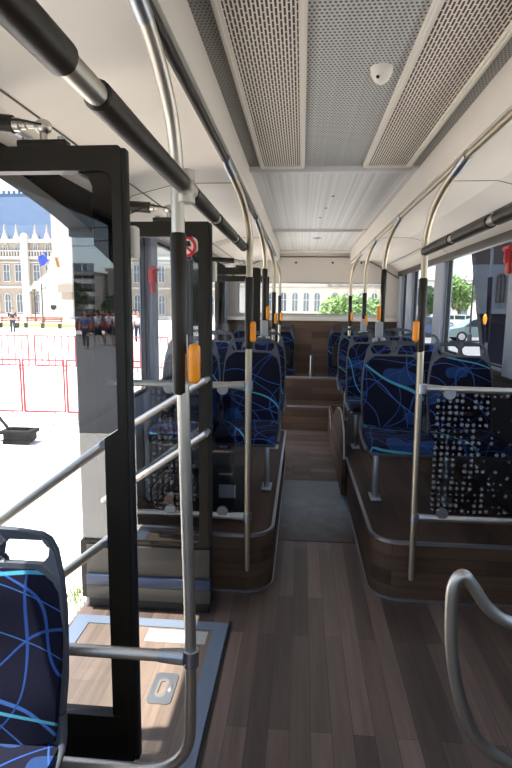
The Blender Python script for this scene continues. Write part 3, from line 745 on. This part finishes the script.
# door mechanisms
def mech(x, y, z, lab, xl=-1.02):
    t = thing('door_arm', (x, y, z), lab, 'door arm', 'door opener arms')
    q = MB(); q.box(x-.08, x+.07, y-.022, y+.022, z, z+.02, .005); q.build('mount_plate', 'frame_dark', t)
    for dx in (-.06, .05):
        q = MB(); q.cyl((x+dx, y, z+.02), (x+dx, y, z+.03), .012, 12); q.build('bolt', 'alu', t)
    q = MB(); q.cyl((x-.005, y, z+.02), (x-.005, y, z+.05), .011, 12); q.ball((x-.005, y, z+.06), .022, (1.2, 1, 1)); q.build('ball_joint', 'steel', t)
    q = MB(); q.tube([(x-.02, y, z+.064), (x-.055, y, z+.066), (x-.056, y, z+.066), (x-.075, y, z+.067), (x-.076, y, z+.067), (x-.095, y, z+.068)], [.009, .009, .014, .014, .02, .02], 12); q.build('threaded_rod', 'steel', t)
    q = MB(); q.tube([(x-.093, y, z+.068), (x-.097, y, z+.068), (xl, y, z+.085)], [.018, .026, .026], 16); q.build('cylinder', 'sleeve', t)
    q = MB(); q.tube(smooth_path([(xl, y-.02, z+.06), (x-.2, y-.03, z+.035), (x-.1, y-.02, z+.075), (x+.0, y-.02, z+.06)], 6), .0035, 8); q.build('cable', 'rubber', t)
mech(-.77, 1.6, 2.062, 'black opener arm with ball joint on top of the near door leaf')
mech(-.64, 2.58, 2.0, 'opener arm with cables on top of the far leaf of the first doorway')
mech(-.6, 5.47, 2.0, 'opener arm on top of the near leaf of the rear doorway')
mech(-.6, 6.92, 2.0, 'opener arm on top of the far leaf of the rear doorway')

# entry plate with ramp flap
t = thing('ramp_plate', (-.7, 2.0, 0), 'pale wood fold out ramp with silver frame in the first doorway', 'ramp')
q = MB(); q.plate([(XL-.04, 1.52), (-.335, 1.52), (-.335, 2.47), (XL-.04, 2.47)], [[(XL+.04, 1.57), (-.405, 1.57), (-.405, 2.405), (XL+.04, 2.405)]], XY(.001), .012); q.build('frame', 'sill', t, False)
q = MB(); q.box(XL-.02, -.405, 1.57, 2.405, .001, .008); q.build('wood_flap', 'entry', t, False)
q = MB(); q.box(-.72, -.425, 2.29, 2.39, .008, .0105); q.build('tread_strip', 'tread', t, False)
q = MB(); q.box(-.318, -.333, 1.3, 2.5, .001, .006); q.build('joint_strip', 'rubber', t, False)
hx, hy = -.545, 1.985
q = MB(); q.plate(rrect(hx-.05, hx+.05, hy-.09, hy+.09, .018), [rrect(hx-.028, hx+.018, hy-.055, hy+.055, .02)], XY(.008), .006); hd = q.build('handle_plate', 'alu', t, False)
q = MB(); q.plate(rrect(hx-.028, hx+.018, hy-.055, hy+.055, .02), [rrect(hx-.018, hx+.006, hy-.04, hy+.04, .012)], XY(.009), .005); q.build('lift_ring', 'steel', hd, False)
q = MB(); q.box(hx+.024, hx+.038, hy-.02, hy+.02, .0138, .017, .001); q.build('latch', 'steel', hd)
# side barrier panel below the nearest pole
q = MB(); q.plate(rrect(-1.05, -.40, .02, .19, .02), [], XZ(1.395), .012); q_ = tag(q.build('kick_panel', 'sleeve', smooth=False), 'low dark panel under the curved end of the nearest pole', 'panel')

# red emergency hammers
def hammer(x, y, z, s, lab):
    t = thing('emergency_hammer', (x, y, z-.09), lab, 'emergency hammer', 'red emergency hammers')
    q = MB(); q.box(x-.012, x+.012, y-.03, y+.03, z-.1, z+.06, .008); q.build('holder', 'red', t)
    q = MB(); q.cyl((x-.012*s, y-.05, z+.065), (x-.012*s, y+.05, z+.065), .017, 14); q.build('hammer_head', 'red', t)
    q = MB(); q.box(x-.03, x+.03, y-.012, y+.012, z-.03, z+.06, .006); q.build('hammer_grip', 'red', t)
hammer(XR-.06, 3.62, 1.93, 1, 'red emergency hammer on the pillar by the front window seat')
hammer(XL+.06, 3.62, 1.79, -1, 'red emergency hammer seen through the far door leaf')

# ------------------------------------------------------------------ outside
b = MB(); b.box(-140, 140, -140, 160, GZ-.2, GZ); tag(b.build('plaza_ground', 'plaza', smooth=False, base=(0, 0, GZ)), 'pale sunlit plaza paving all around the bus', 'paving', kind='structure')
b = MB(); b.box(-60, 60, -30, -2.6, GZ, GZ+.01); tag(b.build('road', 'asphalt', smooth=False), 'grey asphalt road mirrored in the far door leaf', 'road', kind='structure')
b = MB(); b.box(6, 60, 12, 40.5, GZ, GZ+.01); tag(b.build('road', 'asphalt', smooth=False), 'grey parking lane seen through the side windows', 'road', kind='structure')
b = MB(); b.box(6, 60, 41, 55, GZ, GZ+.05); tag(b.build('lawn', 'grass', smooth=False), 'green lawn behind the parked cars', 'lawn', kind='stuff')
b = MB(); b.box(-34, -17, 46, 53, GZ, GZ+.05); tag(b.build('lawn', 'grass', smooth=False), 'lawn strip in front of the palace', 'lawn', kind='stuff')
q = MB()
for _ in range(700):
    x, y = random.uniform(-1.95, -1.25), random.uniform(2.5, 3.3); h = random.uniform(.03, .09); a = random.uniform(0, PI)
    q.bm.faces.new([q.bm.verts.new((x-.006*math.cos(a), y-.006*math.sin(a), GZ)), q.bm.verts.new((x+.006*math.cos(a), y+.006*math.sin(a), GZ)), q.bm.verts.new((x+random.uniform(-.03, .03), y+random.uniform(-.03, .03), GZ+h))])
tag(q.build('grass', 'grass', smooth=False), 'tuft of grass on the kerb outside the doorway', 'grass', kind='stuff')

# palace
def arch(x0, x1, z0, z1, n=8):
    r = (x1-x0)/2; cx = (x0+x1)/2; zc = z1-r
    return [(x0, z0), (x1, z0), (x1, zc)]+[(cx+r*math.cos(PI*k/n), zc+r*math.sin(PI*k/n)) for k in range(1, n)]+[(x0, zc)]
def window(root, x0, x1, z0, z1, y, arched, first, depth=.18):
    sh = arch(x0, x1, z0, z1) if arched else [(x0, z0), (x1, z0), (x1, z1), (x0, z1)]
    w = .09
    inn = arch(x0+w, x1-w, z0+w, z1-w) if arched else [(x0+w, z0+w), (x1-w, z0+w), (x1-w, z1-w), (x0+w, z1-w)]
    q = MB(); q.plate(sh, [inn], XZ(y-depth), depth); cx = (x0+x1)/2
    q.box(cx-.04, cx+.04, y-depth*.8, y, z0, z1-w); zm = z0+(z1-z0)*.6; q.box(x0, x1, y-depth*.8, y, zm-.04, zm+.04)
    f = q.build('window', 'stone2', root, False)
    q = MB(); q.plate(inn, [], XZ(y-.06), .05); q.build('pane', 'pane', f, False)
PY = 75.
pb = thing('palace', (-38, PY, GZ), 'pale stone palace with blue slate roof across the plaza', 'building')
q = MB(); q.box(-60, -9, PY, PY+14, GZ, 10.8); q.build('wall', 'stone', pb, False)
q = MB(); q.plate([(0, 0), (-1.2, 2.2), (-3.2, 6.6), (-11, 6.6), (-13, 2.2), (-14, 0)], [], lambda u, v, d: (-60+d, PY-u, 10.8+v), 25.5)
q.build('roof', 'slate', pb, False)
q = MB(); q.plate([(-60, 17.4), (-34.5, 17.4), (-34.5, 17.9), (-60, 17.9)], [], XZ(PY+3.2), .2)
for k in range(32): q.box(-59.8+k*.8, -59.5+k*.8, PY+3.2, PY+3.4, 17.8, 18.3)
q.build('roof_crest', 'slate', pb, False)
for z0, z1, d in ((10.4, 10.9, .5), (8.1, 8.5, .4), (7.6, 7.75, .25), (4.0, 4.25, .3), (GZ, .3, .4)):
    q = MB(); q.box(-60, -9, PY-d, PY, z0, z1); q.build('cornice', 'stone2', pb, False)
q = MB()
for k in range(60): q.box(-59.9+k*.42, -59.75+k*.42, PY-.35, PY-.15, 8.5, 9.2)
q.box(-60, -35, PY-.38, PY-.12, 9.2, 9.35); q.build('balustrade', 'stone2', pb, False)
bay = 1.77
for i in range(14):
    cx = -36.4-i*bay*1.0 - (1.0 if i >= 2 else 0) - (1.0 if i >= 6 else 0)
    window(pb, cx-.36, cx+.36, 9.15, 10.35, PY, True, None)
    window(pb, cx-.52, cx+.52, 4.9, 7.4, PY, False, None)
    window(pb, cx-.5, cx+.5, .45, 3.3, PY, True, None)
    q = MB(); q.plate([(cx-.55, 10.8), (cx+.55, 10.8), (cx+.12, 11.9), (cx, 13.0), (cx-.12, 11.9)], [], XZ(PY-.3), .5); q.build('gable', 'stone2', pb, False)
for cx in (-39.7, -47.8):
    q = MB(); q.box(cx-.55, cx+.55, PY-.7, PY, GZ, 11.2, .1); q.ball((cx, PY-.35, 11.2), .55); q.build('buttress', 'stone2', pb)
for i in range(9):
    cx = -25.2+i*bay
    window(pb, cx-.52, cx+.52, 4.9, 7.4, PY, False, None); window(pb, cx-.5, cx+.5, .45, 3.3, PY, True, None)
q = MB(); q.plate([(-34.8, GZ), (-27, GZ), (-27, 26), (-34.4, 26), (-34.4, 9), (-35.3, 6), (-36.4, 5.2), (-36.6, GZ)], [], XZ(PY-3), 6); q.build('tower', 'stone2', pb, False)
q = MB(); q.box(-33.4, -31.2, PY-3.8, PY-3, 3.4, 4.4); q.box(-33.0, -31.6, PY-3.6, PY-3, 2.4, 3.4); q.build('tower_balcony', 'stone', pb, False)
q = MB(); q.plate([(-34.9, 1.2), (-34.5, .9), (-34.1, 1.2), (-34.15, 1.6), (-34.85, 1.6)], [], XZ(PY-3.1), .1); q.build('shield', 'darkgrey', pb, False)
for nm, x, mt, lab in (('flag', -34.9, 'flagblue', 'blue flag on a slanting pole at the palace tower'), ('flag', -33.0, 'flagy', 'dark striped flag hanging at the palace tower')):
    t = thing(nm, (x, PY-3.6, 6.2), lab, 'flag')
    q = MB(); q.tube([(x, PY-3, 6.0), (x+.3, PY-5, 8.4)], .05, 8); q.build('flag_pole', 'galv', t)
    q = MB(); bm = q.bm; g_ = [[bm.verts.new((x-.55+1.15*i/6 if mt == 'flagblue' else x-.1+.45*i/6, PY-4.4-.12*math.sin(i*1.4)-.15*j, 6.7+1.25*j/4+(.12*i if mt == 'flagblue' else 0)+.03*math.sin(i*1.7))) for i in range(7)] for j in range(5)]
    for j in range(4):
        for i in range(6): bm.faces.new((g_[j][i], g_[j][i+1], g_[j+1][i+1], g_[j+1][i]))
    fl = q.build('cloth', mt, t); md = fl.modifiers.new('thick', 'SOLIDIFY'); md.thickness = .03
# white hall behind the rear window
hb = thing('white_hall', (4, PY, GZ), 'white building with arched windows seen through the rear window', 'building')
q = MB(); q.box(-8.9, 13.6, PY-.5, PY+10, GZ, 12); q.build('wall', 'stone2', hb, False)
for cx, w in ((-4.2, .5), (-2.6, .5), (-1.0, .46), (.55, .46), (2.05, .46), (4.5, .55), (6.35, .5), (8.1, .45), (9.8, .45)):
    window(hb, cx-w, cx+w, 1.05, 3.8, PY-.5, True, None)
for z0, z1, d, x0 in ((4.3, 4.5, .3, -8.9), (5.0, 5.3, .5, 3.2), (.4, .6, .3, -8.9), (5.7, 5.8, .25, 3.2)):
    q = MB(); q.box(x0, 13.6, PY-.5-d, PY-.5, z0, z1); q.build('cornice', 'stone', hb, False)
q = MB()
for k in range(8): q.box(3.4+k*1.35, 3.6+k*1.35, PY-.8, PY-.5, 4.5, 5.0); 
q.build('frieze', 'stone', hb, False)

# plants
def shrub(x, y, r, h, lab, mt='leaf', name='shrub'):
    t = thing(name, (x, y, GZ), lab, 'shrub')
    q = MB()
    for i in range(6):
        ox = (i/5-.5)*2*r*.75
        q.leaves((x+ox, y, GZ+h*.55), (r*.42, .9, h*.47*random.uniform(.88, 1.05)), 900, .13)
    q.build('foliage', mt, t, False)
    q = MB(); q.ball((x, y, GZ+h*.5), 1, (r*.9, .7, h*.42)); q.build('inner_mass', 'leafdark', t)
shrub(3.35, 30, 2.1, 2.62, 'clipped green hedge outside the rear window')
def tree(x, y, h, r, lab, mt='leaf'):
    t = thing('tree', (x, y, GZ), lab, 'tree', 'trees around the plaza')
    q = MB(); q.tube([(x, y, GZ), (x+.05, y, GZ+h*.3), (x-.05, y, GZ+h*.55)], [.22, .16, .1], 10); q.build('trunk', 'bark', t)
    q = MB()
    for i in range(7):
        c = (x+random.uniform(-.5, .5)*r, y+random.uniform(-.5, .5)*r, GZ+h*random.uniform(.42, .85)); q.leaves(c, (r*.55, r*.55, r*.5), 420, .24)
    q.build('crown', mt, t, False)
for x, y, h, r, lab, mt in ((17.6, 62, 5.8, 2.0, 'light green tree behind the pale parked car', 'leaf'), (23.5, 64, 6.4, 2.2, 'green tree next to the globe lamp', 'leaf'),
    (15.2, 68, 4.4, 1.5, 'dark narrow tree by the distant building', 'leafdark'), (13.0, 57.2, 4.4, 1.1, 'dark tree furthest from the globe lamp', 'leafdark'), (29, 62, 8.5, 2.8, 'bright tree beyond the dark reflection panel', 'leaf'),
    (-14.6, -38, 3.9, 1.9, 'dark tree mirrored beside the apartment block', 'leafdark'), (-9.6, -38, 3.6, 1.9, 'dark tree mirrored behind the utility pole', 'leafdark'), (-19.5, -38, 3.8, 1.9, 'dark tree mirrored at the road bend', 'leafdark')):
    tree(x, y, h, r, lab, mt)
def office(x0, x1, y0, y1, h, lab, floors, mt='apt', face=-1):
    t = thing('distant_building', ((x0+x1)/2, (y0+y1)/2, GZ), lab, 'building', 'distant buildings')
    q = MB(); q.box(x0, x1, y0, y1, GZ, h); q.build('wall', mt, t, False)
    q = MB(); q.box(x0-.2, x1+.2, y0-.2, y1+.2, h, h+.3); q.build('roof_slab', 'concrete', t, False)
    n = max(2, int((x1-x0)/2.6)); yy = y0 if face < 0 else y1
    for f in range(floors):
        for k in range(n):
            cx = x0+(k+.5)*(x1-x0)/n; z = GZ+.9+f*(h-GZ)/floors
            q = MB(); q.box(cx-.6, cx+.6, min(yy, yy+.06*face), max(yy, yy+.06*face), z, z+1.5); q.build('window', 'pane', t, False)
    return t, n
office(15, 34, 84, 94, 5.8, 'long low pale building behind the lawn trees', 2)
office(9.5, 12.0, 59, 64, 13, 'tall pale building seen through the narrow side windows', 5)
t, n = office(-23.6, -21.0, -54, -48, 4.7, 'apartment block with balconies mirrored in the far door leaf', 4, 'apt', 1)
for f in range(4):
    q = MB(); q.box(-23.8, -20.8, -48, -46.6, GZ+.4+f*1.25, GZ+.8+f*1.25); q.build('balcony', 'apt', t, False)
office(-20.4, -2, -60, -50, 5.2, 'flat roofed block mirrored behind the utility pole', 2, 'concrete', 1)
t = thing('utility_pole', (-7.4, -21.5, GZ), 'grey utility pole with wires mirrored in the far door leaf', 'utility pole')
q = MB(); q.tube([(-7.4, -21.5, GZ), (-7.4, -21.5, 5.4)], [.14, .09], 12); q.build('shaft', 'concrete', t)
q = MB(); q.tube([(-7.4, -21.5, 5.1), (-9.2, -21.5, 5.6)], .05, 8); q.build('arm', 'galv', t)
for z in (4.6, 5.2):
    q = MB(); q.tube([(-60, -21.5, z+.8), (-30, -21.5, z-.1), (-7.4, -21.5, z), (30, -21.5, z+.5)], .02, 6); q.build('wire', 'rubber', t)

# barriers
def barrier_proto(w, h, gap, lab, nbars):
    t = thing('crowd_barrier', (0, 0, 0), lab, 'barrier', 'red crowd barriers')
    q = MB(); q.tube([(-w/2, 0, gap), (w/2, 0, gap), (w/2, 0, h), (-w/2, 0, h), (-w/2, 0, gap)], .02 if nbars < 4 else .028, 8); q.build('frame', 'bred', t)
    for k in range(nbars):
        x = -w/2+w*(k+1)/(nbars+1); q = MB(); q.tube([(x, 0, gap), (x, 0, h)], .007 if nbars < 4 else .016, 6); q.build('upright', 'galv' if nbars < 4 else 'bred', t)
    for s in (-.25, .25):
        q = MB(); q.tube(fillet([(s*w, -.2, 0.01), (s*w, -.05, .02), (s*w, 0, gap)], .05), .014, 8); q.tube([(s*w, .2, .01), (s*w, 0, gap*.5)], .012, 8); q.build('foot', 'galv', t)
    return t
bp = barrier_proto(.68, 1.06, .2, 'near red crowd barrier behind the black sweeper', 2)
bp.location = (-4.94, 8.3, GZ); bp.rotation_euler.z = .04
for i, (x, lab) in enumerate(((-4.21, 'near red crowd barrier second from the sweeper'), (-3.48, 'near red crowd barrier third from the sweeper'), (-5.67, 'near red crowd barrier at the picture edge'), (-2.75, 'near red crowd barrier seen through the far door leaf'))):
    dup(bp, (x, 8.3+.03*(x+4.94), GZ), lab, .04)
bf = barrier_proto(1.25, 1.05, .16, 'far row red barrier in line with the palace tower', 5)
bf.location = (-7.3, 15.2, GZ)
for x, lab in ((-8.75, 'far row red barrier straight above the sweeper'), (-5.9, 'far row red barrier next to the door leaf edge'), (-4.5, 'far row red barrier hidden partly by the door leaf')):
    dup(bf, (x, 15.2, GZ), lab)
t = thing('floor_sweeper', (-3.95, 7.05, GZ), 'black sweeper with slanting pole standing on the bright plaza', 'sweeper')
q = MB(); q.box(-4.17, -3.77, 6.95, 7.2, GZ+.02, GZ+.2, .04, 3); q.box(-4.2, -3.74, 6.93, 7.22, GZ+.14, GZ+.2, .02); q.build('housing', 'black', t)
q = MB()
for k in range(26): q.box(-4.16+k*.015, -4.152+k*.015, 6.94, 6.955, GZ, GZ+.06)
q.build('bristles', 'rubber', t, False)
q = MB(); q.tube([(-4.12, 7.05, GZ+.2), (-4.6, 7.1, GZ+.75)], .022, 10); q.build('pole', 'rubber', t)
q = MB(); q.tube(smooth_path([(-4.17, 7.0, GZ+.05), (-4.6, 6.8, GZ+.01), (-5.2, 6.7, GZ+.01)], 6), .008, 6); q.build('cable', 'rubber', t)

# street lamp with globes, palace lamps
def lamp(x, y, h, lab, g=.28):
    t = thing('street_lamp', (x, y, GZ), lab, 'street lamp', 'globe street lamps')
    q = MB(); q.tube([(x, y, GZ), (x, y, GZ+.5), (x, y, GZ+.55), (x, y, GZ+h)], [.14, .12, .06, .05], 10); q.build('post', 'darkgrey', t)
    for dx in (-.55, .55):
        q = MB(); q.tube(smooth_path([(x, y, GZ+h-.5), (x+dx*.6, y, GZ+h-.55), (x+dx, y, GZ+h-.25)], 5), .03, 8); q.build('arm', 'darkgrey', t)
        q = MB(); q.ball((x+dx, y, GZ+h), g, sub=2); q.build('globe', 'offwhite', t)
    q = MB(); q.ball((x, y, GZ+h+.3), g, sub=2); q.build('globe', 'offwhite', t)
lamp(10.1, 33.0, 4.0, 'globe street lamp above the pale parked car')
lamp(-27.6, 55, 4.2, 'tall globe lamp in front of the palace arches'); lamp(-31.0, 60, 3.8, 'second globe lamp left of the tall palace lamp')
# benches
b0 = thing('park_bench', (0, 0, 0), 'red brown bench beside the tall palace lamp', 'bench', 'benches on the palace lawn')
q = MB()
for k in range(4): q.box(-.9, .9, -.25+k*.14, -.14+k*.14, .42, .46)
q.build('seat_slats', 'wood', b0, False)
q = MB()
for k in range(3): q.box(-.9, .9, .3, .34, .55+k*.14, .66+k*.14)
q.build('back_slats', 'wood', b0, False)
for s in (-.75, .75):
    q = MB(); q.box(s-.03, s+.03, -.25, .33, 0, .42); q.box(s-.03, s+.03, .3, .36, .4, .95); q.build('leg', 'darkgrey', b0, False)
b0.location = (-22.9, 44, GZ+.0)
dup(b0, (-24.9, 43.5, GZ), 'red brown bench nearest the standing person in dark clothes'); dup(b0, (-21, 43.2, GZ), 'red brown bench closest to the palace tower steps')

# people
def skin(nodes, edges, name, mat, parent, root=0, sub=1):
    me = bpy.data.meshes.new(name); off = BASE[parent.name]
    me.from_pydata([Vector(n[:3]) for n in nodes], edges, [])
    o = bpy.data.objects.new(name, me); COL.objects.link(o)
    md = o.modifiers.new('s', 'SKIN'); md.use_smooth_shade = True
    for i, n in enumerate(nodes): me.skin_vertices[0].data[i].radius = (n[3], n[4] if len(n) > 4 else n[3])
    me.skin_vertices[0].data[root].use_root = True
    o.modifiers.new('u', 'SUBSURF').levels = sub
    dg = bpy.context.evaluated_depsgraph_get(); ev = o.evaluated_get(dg)
    m2 = bpy.data.meshes.new_from_object(ev); m2.materials.clear(); m2.materials.append(M[mat])
    for p in m2.polygons: p.use_smooth = True
    o.modifiers.clear(); o.data = m2; o.name = name; o.parent = parent; BASE[o.name] = off
    return o
def person(x, y, rz, lab, shirt, lower, stride=.15, skirt=False, seed=0, group=None):
    t = thing('person', (0, 0, 0), lab, 'person', group)
    s = stride
    hips, kn = .9, .5
    nodes = [(0, 0, .95, .125, .09), (0, 0, 1.15, .12, .085), (0, 0, 1.36, .15, .09), (0, 0, 1.47, .055), (0, -.01, 1.55, .06), (0, -.015, 1.63, .085, .1), (0, -.01, 1.71, .07, .085),
      (-.19, 0, 1.40, .055), (-.25, s*.5, 1.14, .04), (-.24, s*1.1-.06, .92, .03), (-.235, s*1.2-.1, .84, .03),
      (.19, 0, 1.40, .055), (.25, -s*.5, 1.14, .04), (.24, -s*.9-.06, .92, .03), (.235, -s*.9-.1, .84, .03),
      (-.09, 0, .88, .085), (-.1, -s*.7, .5, .058), (-.1, -s*.9+.05, .09, .04), (-.1, -s*.9-.1, .03, .035),
      (.09, 0, .88, .085), (.1, s*.6, .5, .058), (.1, s*1.5, .1, .04), (.1, s*1.5-.13, .035, .035)]
    ed = [(0, 1), (1, 2), (2, 3), (3, 4), (4, 5), (5, 6), (2, 7), (7, 8), (8, 9), (9, 10), (2, 11), (11, 12), (12, 13), (13, 14), (0, 15), (15, 16), (16, 17), (17, 18), (0, 19), (19, 20), (20, 21), (21, 22)]
    skin(nodes, ed, 'body', 'skin', t)
    g = .018
    top = [nodes[i] for i in (0, 1, 2, 7, 8, 11, 12)]
    top = [(a[0], a[1], a[2], a[3]+g, (a[4] if len(a) > 4 else a[3])+g) for a in top]
    skin(top, [(0, 1), (1, 2), (2, 3), (3, 4), (2, 5), (5, 6)], 'shirt', shirt, t)
    if skirt:
        q = MB(); q.lathe((0, 0, 0), [(.13, 1.0), (.17, .85), (.2, .55), (.19, .54)], 18); q.build('skirt', lower, t)
    else:
        lo = [nodes[i] for i in (0, 15, 16, 17, 19, 20, 21)]; lo = [(a[0], a[1], a[2], a[3]+g, (a[4] if len(a) > 4 else a[3])+g) for a in lo]
        skin(lo, [(0, 1), (1, 2), (2, 3), (0, 4), (4, 5), (5, 6)], 'trousers', lower, t)
    q = MB(); q.ball((0, .012, 1.665), .1, (.9, 1.02, 1.05), 2)
    for v in list(q.bm.verts):
        if v.co.y < -.05 and v.co.z < 1.7: v.co.y = -.04
    if skirt: q.ball((0, .07, 1.56), .075, (.9, .6, 1.4), 2)
    q.build('hair', 'hair', t)
    q = MB(); q.ball((0, -.115, 1.62), .016, (.7, 1, 1.2), 1); q.build('nose', 'skin', t)
    t.location = (x, y, GZ); t.rotation_euler.z = rz
    return t
G1 = 'people crossing the road'
person(-19.4, 34.4, .5, 'person in dark clothes standing on the plaza near the barriers', 'navy', 'navy', .05)
person(-9.75, -18.2, PI, 'person in blue shirt and dark trousers mirrored in the door leaf', 'bluecloth', 'navy', .06)
for i, (x, y, lab) in enumerate(((-9.95, -20.2, 'person in white shirt and dark skirt first behind the blue shirt'), (-9.55, -20.6, 'person in white shirt and dark skirt second of the walking line'), (-9.0, -20.1, 'person in white shirt and dark skirt third of the walking line'), (-8.55, -20.5, 'person in white shirt and dark skirt last of the walking line'))):
    person(x, y, -PI/2+.3, lab, 'whitecloth', 'navy', .22, True, i, G1)
for x, y, sh, lab in ((-8.6, 27.5, 'whitecloth', 'person in white shirt outside the window past the first doorway'), (-9.3, 29, 'bluecloth', 'person in blue shirt outside the window past the first doorway')):
    person(x, y, .2, lab, sh, 'navy', .12)
# cars
def car(x, y, rz, paint, lab, L_=4.1):
    t = thing('car', (0, 0, 0), lab, 'car', 'parked cars')
    h = L_/2
    prof = [(-h, .35), (-h+.05, .3), (h-.06, .28), (h, .36), (h, .62), (h-.12, .76), (h-.85, .9), (h-1.35, 1.28), (h-1.7, 1.42), (-h+1.0, 1.44), (-h+.45, 1.32), (-h+.1, .95), (-h, .82)]
    q = MB(); q.plate(prof, [], lambda u, v, d: (u, -.82+d, v), 1.64)
    bmesh.ops.bevel(q.bm, geom=[e for e in q.bm.edges if len(e.link_faces) == 2 and e.calc_face_angle(0) > 1.2], offset=.07, segments=3, affect='EDGES')
    q.build('body', paint, t)
    for s in (-1, 1):
        for a, c, e, f in ((h-1.05, h-1.85, h-1.42, h-1.85), (h-1.95, -h+1.15, h-1.95, -h+1.1), (-h+1.05, -h+.42, -h+1.02, -h+.6)):
            q = MB(); q.plate([(a, .92), (e, 1.33), (f, 1.36), (c, .93)], [], lambda u, v, d, s=s: (u, s*(.815+d), v), .012); q.build('side_window', 'carglass', t, False)
        for wx in (-h+.75, h-.8):
            q = MB(); q.cyl((wx, s*.62, .31), (wx, s*.84, .31), .31, 24); w = q.build('wheel', 'tyre', t)
            q = MB(); q.cyl((wx, s*.835, .31), (wx, s*.85, .31), .2, 18); q.build('hub_cap', 'galv', w)
    for s in (-.6, .6):
        q = MB(); q.box(-h-.01, -h+.06, s-.14, s+.14, .74, .92, .02); q.build('tail_light', 'taillight', t)
        q = MB(); q.box(h-.07, h+.01, s-.16, s+.16, .58, .7, .02); q.build('headlight', 'galv', t)
    t.location = (x, y, GZ+.01); t.rotation_euler.z = rz
    return t
c0 = car(11.0, 34.2, PI, 'carpale', 'pale green car parked beneath the globe lamp'); 
c1 = car(9.0, 38.6, -.6, 'carblue', 'dark blue car parked beside the pale green car')
c2 = car(16.8, 58, 0, 'carwhite', 'silver car in the distant row beyond the lawn')
dup(c2, (21.6, 58.3, GZ), 'silver car second in the distant row beyond the lawn'); dup(c2, (26.4, 58.6, GZ), 'silver car furthest along the distant row beyond the lawn'); dup(c2, (10.2, 50, GZ+.05), 'silver car at the lawn edge seen through narrow windows', .2)
car(-13.0, -30, 0, 'carred', 'red car mirrored behind the walking people')

# added panel and post stand in for the side window's reflection of the interior
t = thing('reflection_panel', (2.1, 6.2, GZ), 'dark tilted panel painted as a reflection in the side window', 'reflection panel')
def sx(z): return (2.62-z)*.155
def reflslab(z0, z1, nm, mt, dy=0, th=.12):
    q = MB(); q.plate([(1.83+sx(z0), z0), (2.30+sx(z0), z0), (2.30+sx(z1), z1), (1.83+sx(z1), z1)], [], XZ(6.2+dy), th); return q.build(nm, mt, t, False)
reflslab(2.1, 3.6, 'reflection_top', 'reflslab'); reflslab(1.62, 2.1, 'reflection_middle', 'reflmid'); reflslab(GZ, 1.56, 'reflection_lower', 'slabnavy'); reflslab(1.56, 1.62, 'ledge', 'reflmid', -.03, .16)
for cx in (2.2, 2.39):
    q = MB(); q.plate(arch(cx-.05, cx+.05, 1.68, 2.0), [arch(cx-.035, cx+.035, 1.7, 1.98)], XZ(6.18), .02); q.box(cx-.006, cx+.006, 6.18, 6.2, 1.68, 1.98); q.build('arched_outline', 'reflslab', t, False)
t = thing('reflection_post', (2.03, 6.0, GZ), 'slim curved post with orange button added as a reflected grab pole', 'post')  # added post, shaped like a grab pole mirrored in the window
q = MB(); q.tube(smooth_path([(2.06, 6.0, GZ), (2.02, 6.0, 1.0), (2.01, 6.0, 2.2), (1.98, 6.0, 2.5), (1.86, 6.0, 2.75), (1.7, 6.0, 2.85)], 6), .016, 10); q.build('tube', 'reflmid', t)
q = MB(); q.tube([(2.025, 6.0, 1.25), (2.012, 6.0, 1.95)], .025, 10); q.build('sleeve', 'slabnavy', t)
q = MB(); q.ball((1.98, 5.98, 1.5), .06, (.35, .3, 1), 2); q.build('stop_button', 'orange', t)

# ------------------------------------------------------------------ light, sky, camera
SUN_EL = math.atan(1/math.hypot(.31, .08))   # sun stands on the doorway side, slightly behind the camera
sd = Vector((-.31, -.08, 1)).normalized()
sl = bpy.data.lights.new('sun', 'SUN'); sl.energy = 9.0; sl.angle = math.radians(.6); sl.color = (1, .955, .88)
so = bpy.data.objects.new('sun', sl); COL.objects.link(so)
so.rotation_euler = sd.to_track_quat('Z', 'Y').to_euler(); so.location = (-20, -10, 40)
w = bpy.data.worlds.new('sky'); S.world = w; w.use_nodes = True
nt = w.node_tree; nt.nodes.clear()
bg = nt.nodes.new('ShaderNodeBackground'); ou = nt.nodes.new('ShaderNodeOutputWorld')
sk = nt.nodes.new('ShaderNodeTexSky'); sk.sky_type = 'NISHITA'; sk.sun_disc = False; sk.sun_elevation = SUN_EL; sk.sun_rotation = math.atan2(sd.x, sd.y)
sk.air_density = 1.0; sk.dust_density = 1.0; sk.ozone_density = 2.0
hs = nt.nodes.new('ShaderNodeHueSaturation'); hs.inputs['Saturation'].default_value = .72
nt.links.new(sk.outputs[0], hs.inputs['Color']); nt.links.new(hs.outputs[0], bg.inputs[0]); bg.inputs[1].default_value = .32
nt.links.new(bg.outputs[0], ou.inputs[0])

cam = bpy.data.cameras.new('camera'); co = bpy.data.objects.new('camera', cam); COL.objects.link(co); S.camera = co
cam.sensor_fit = 'VERTICAL'; cam.sensor_height = 36; cam.sensor_width = 24; cam.lens = 530/768*36; cam.clip_start = .02; cam.clip_end = 500
R_ = ((0.9962702500384909, 0.022965446241986463, -0.08317558035354643), (0.08559832225049127, -0.1414233150225508, 0.9862415389730517), (0.01088651074237653, -0.9896827947615028, -0.14286164508683685))
mm = Matrix.Identity(4)
for r in range(3):
    mm[r][0] = R_[r][0]; mm[r][1] = -R_[r][1]; mm[r][2] = -R_[r][2]
mm[0][3], mm[1][3], mm[2][3] = 0, 0, 1.6
co.matrix_world = mm

S.view_settings.view_transform = 'Standard'; S.view_settings.look = 'None'
S.view_settings.exposure = 0.6; S.view_settings.gamma = 1
try: S.view_settings.use_curve_mapping = False
except Exception: pass
S.cycles.max_bounces = 14; S.cycles.diffuse_bounces = 8; S.cycles.glossy_bounces = 6; S.cycles.transparent_max_bounces = 24
S.cycles.use_denoising = True; S.cycles.sample_clamp_indirect = 6
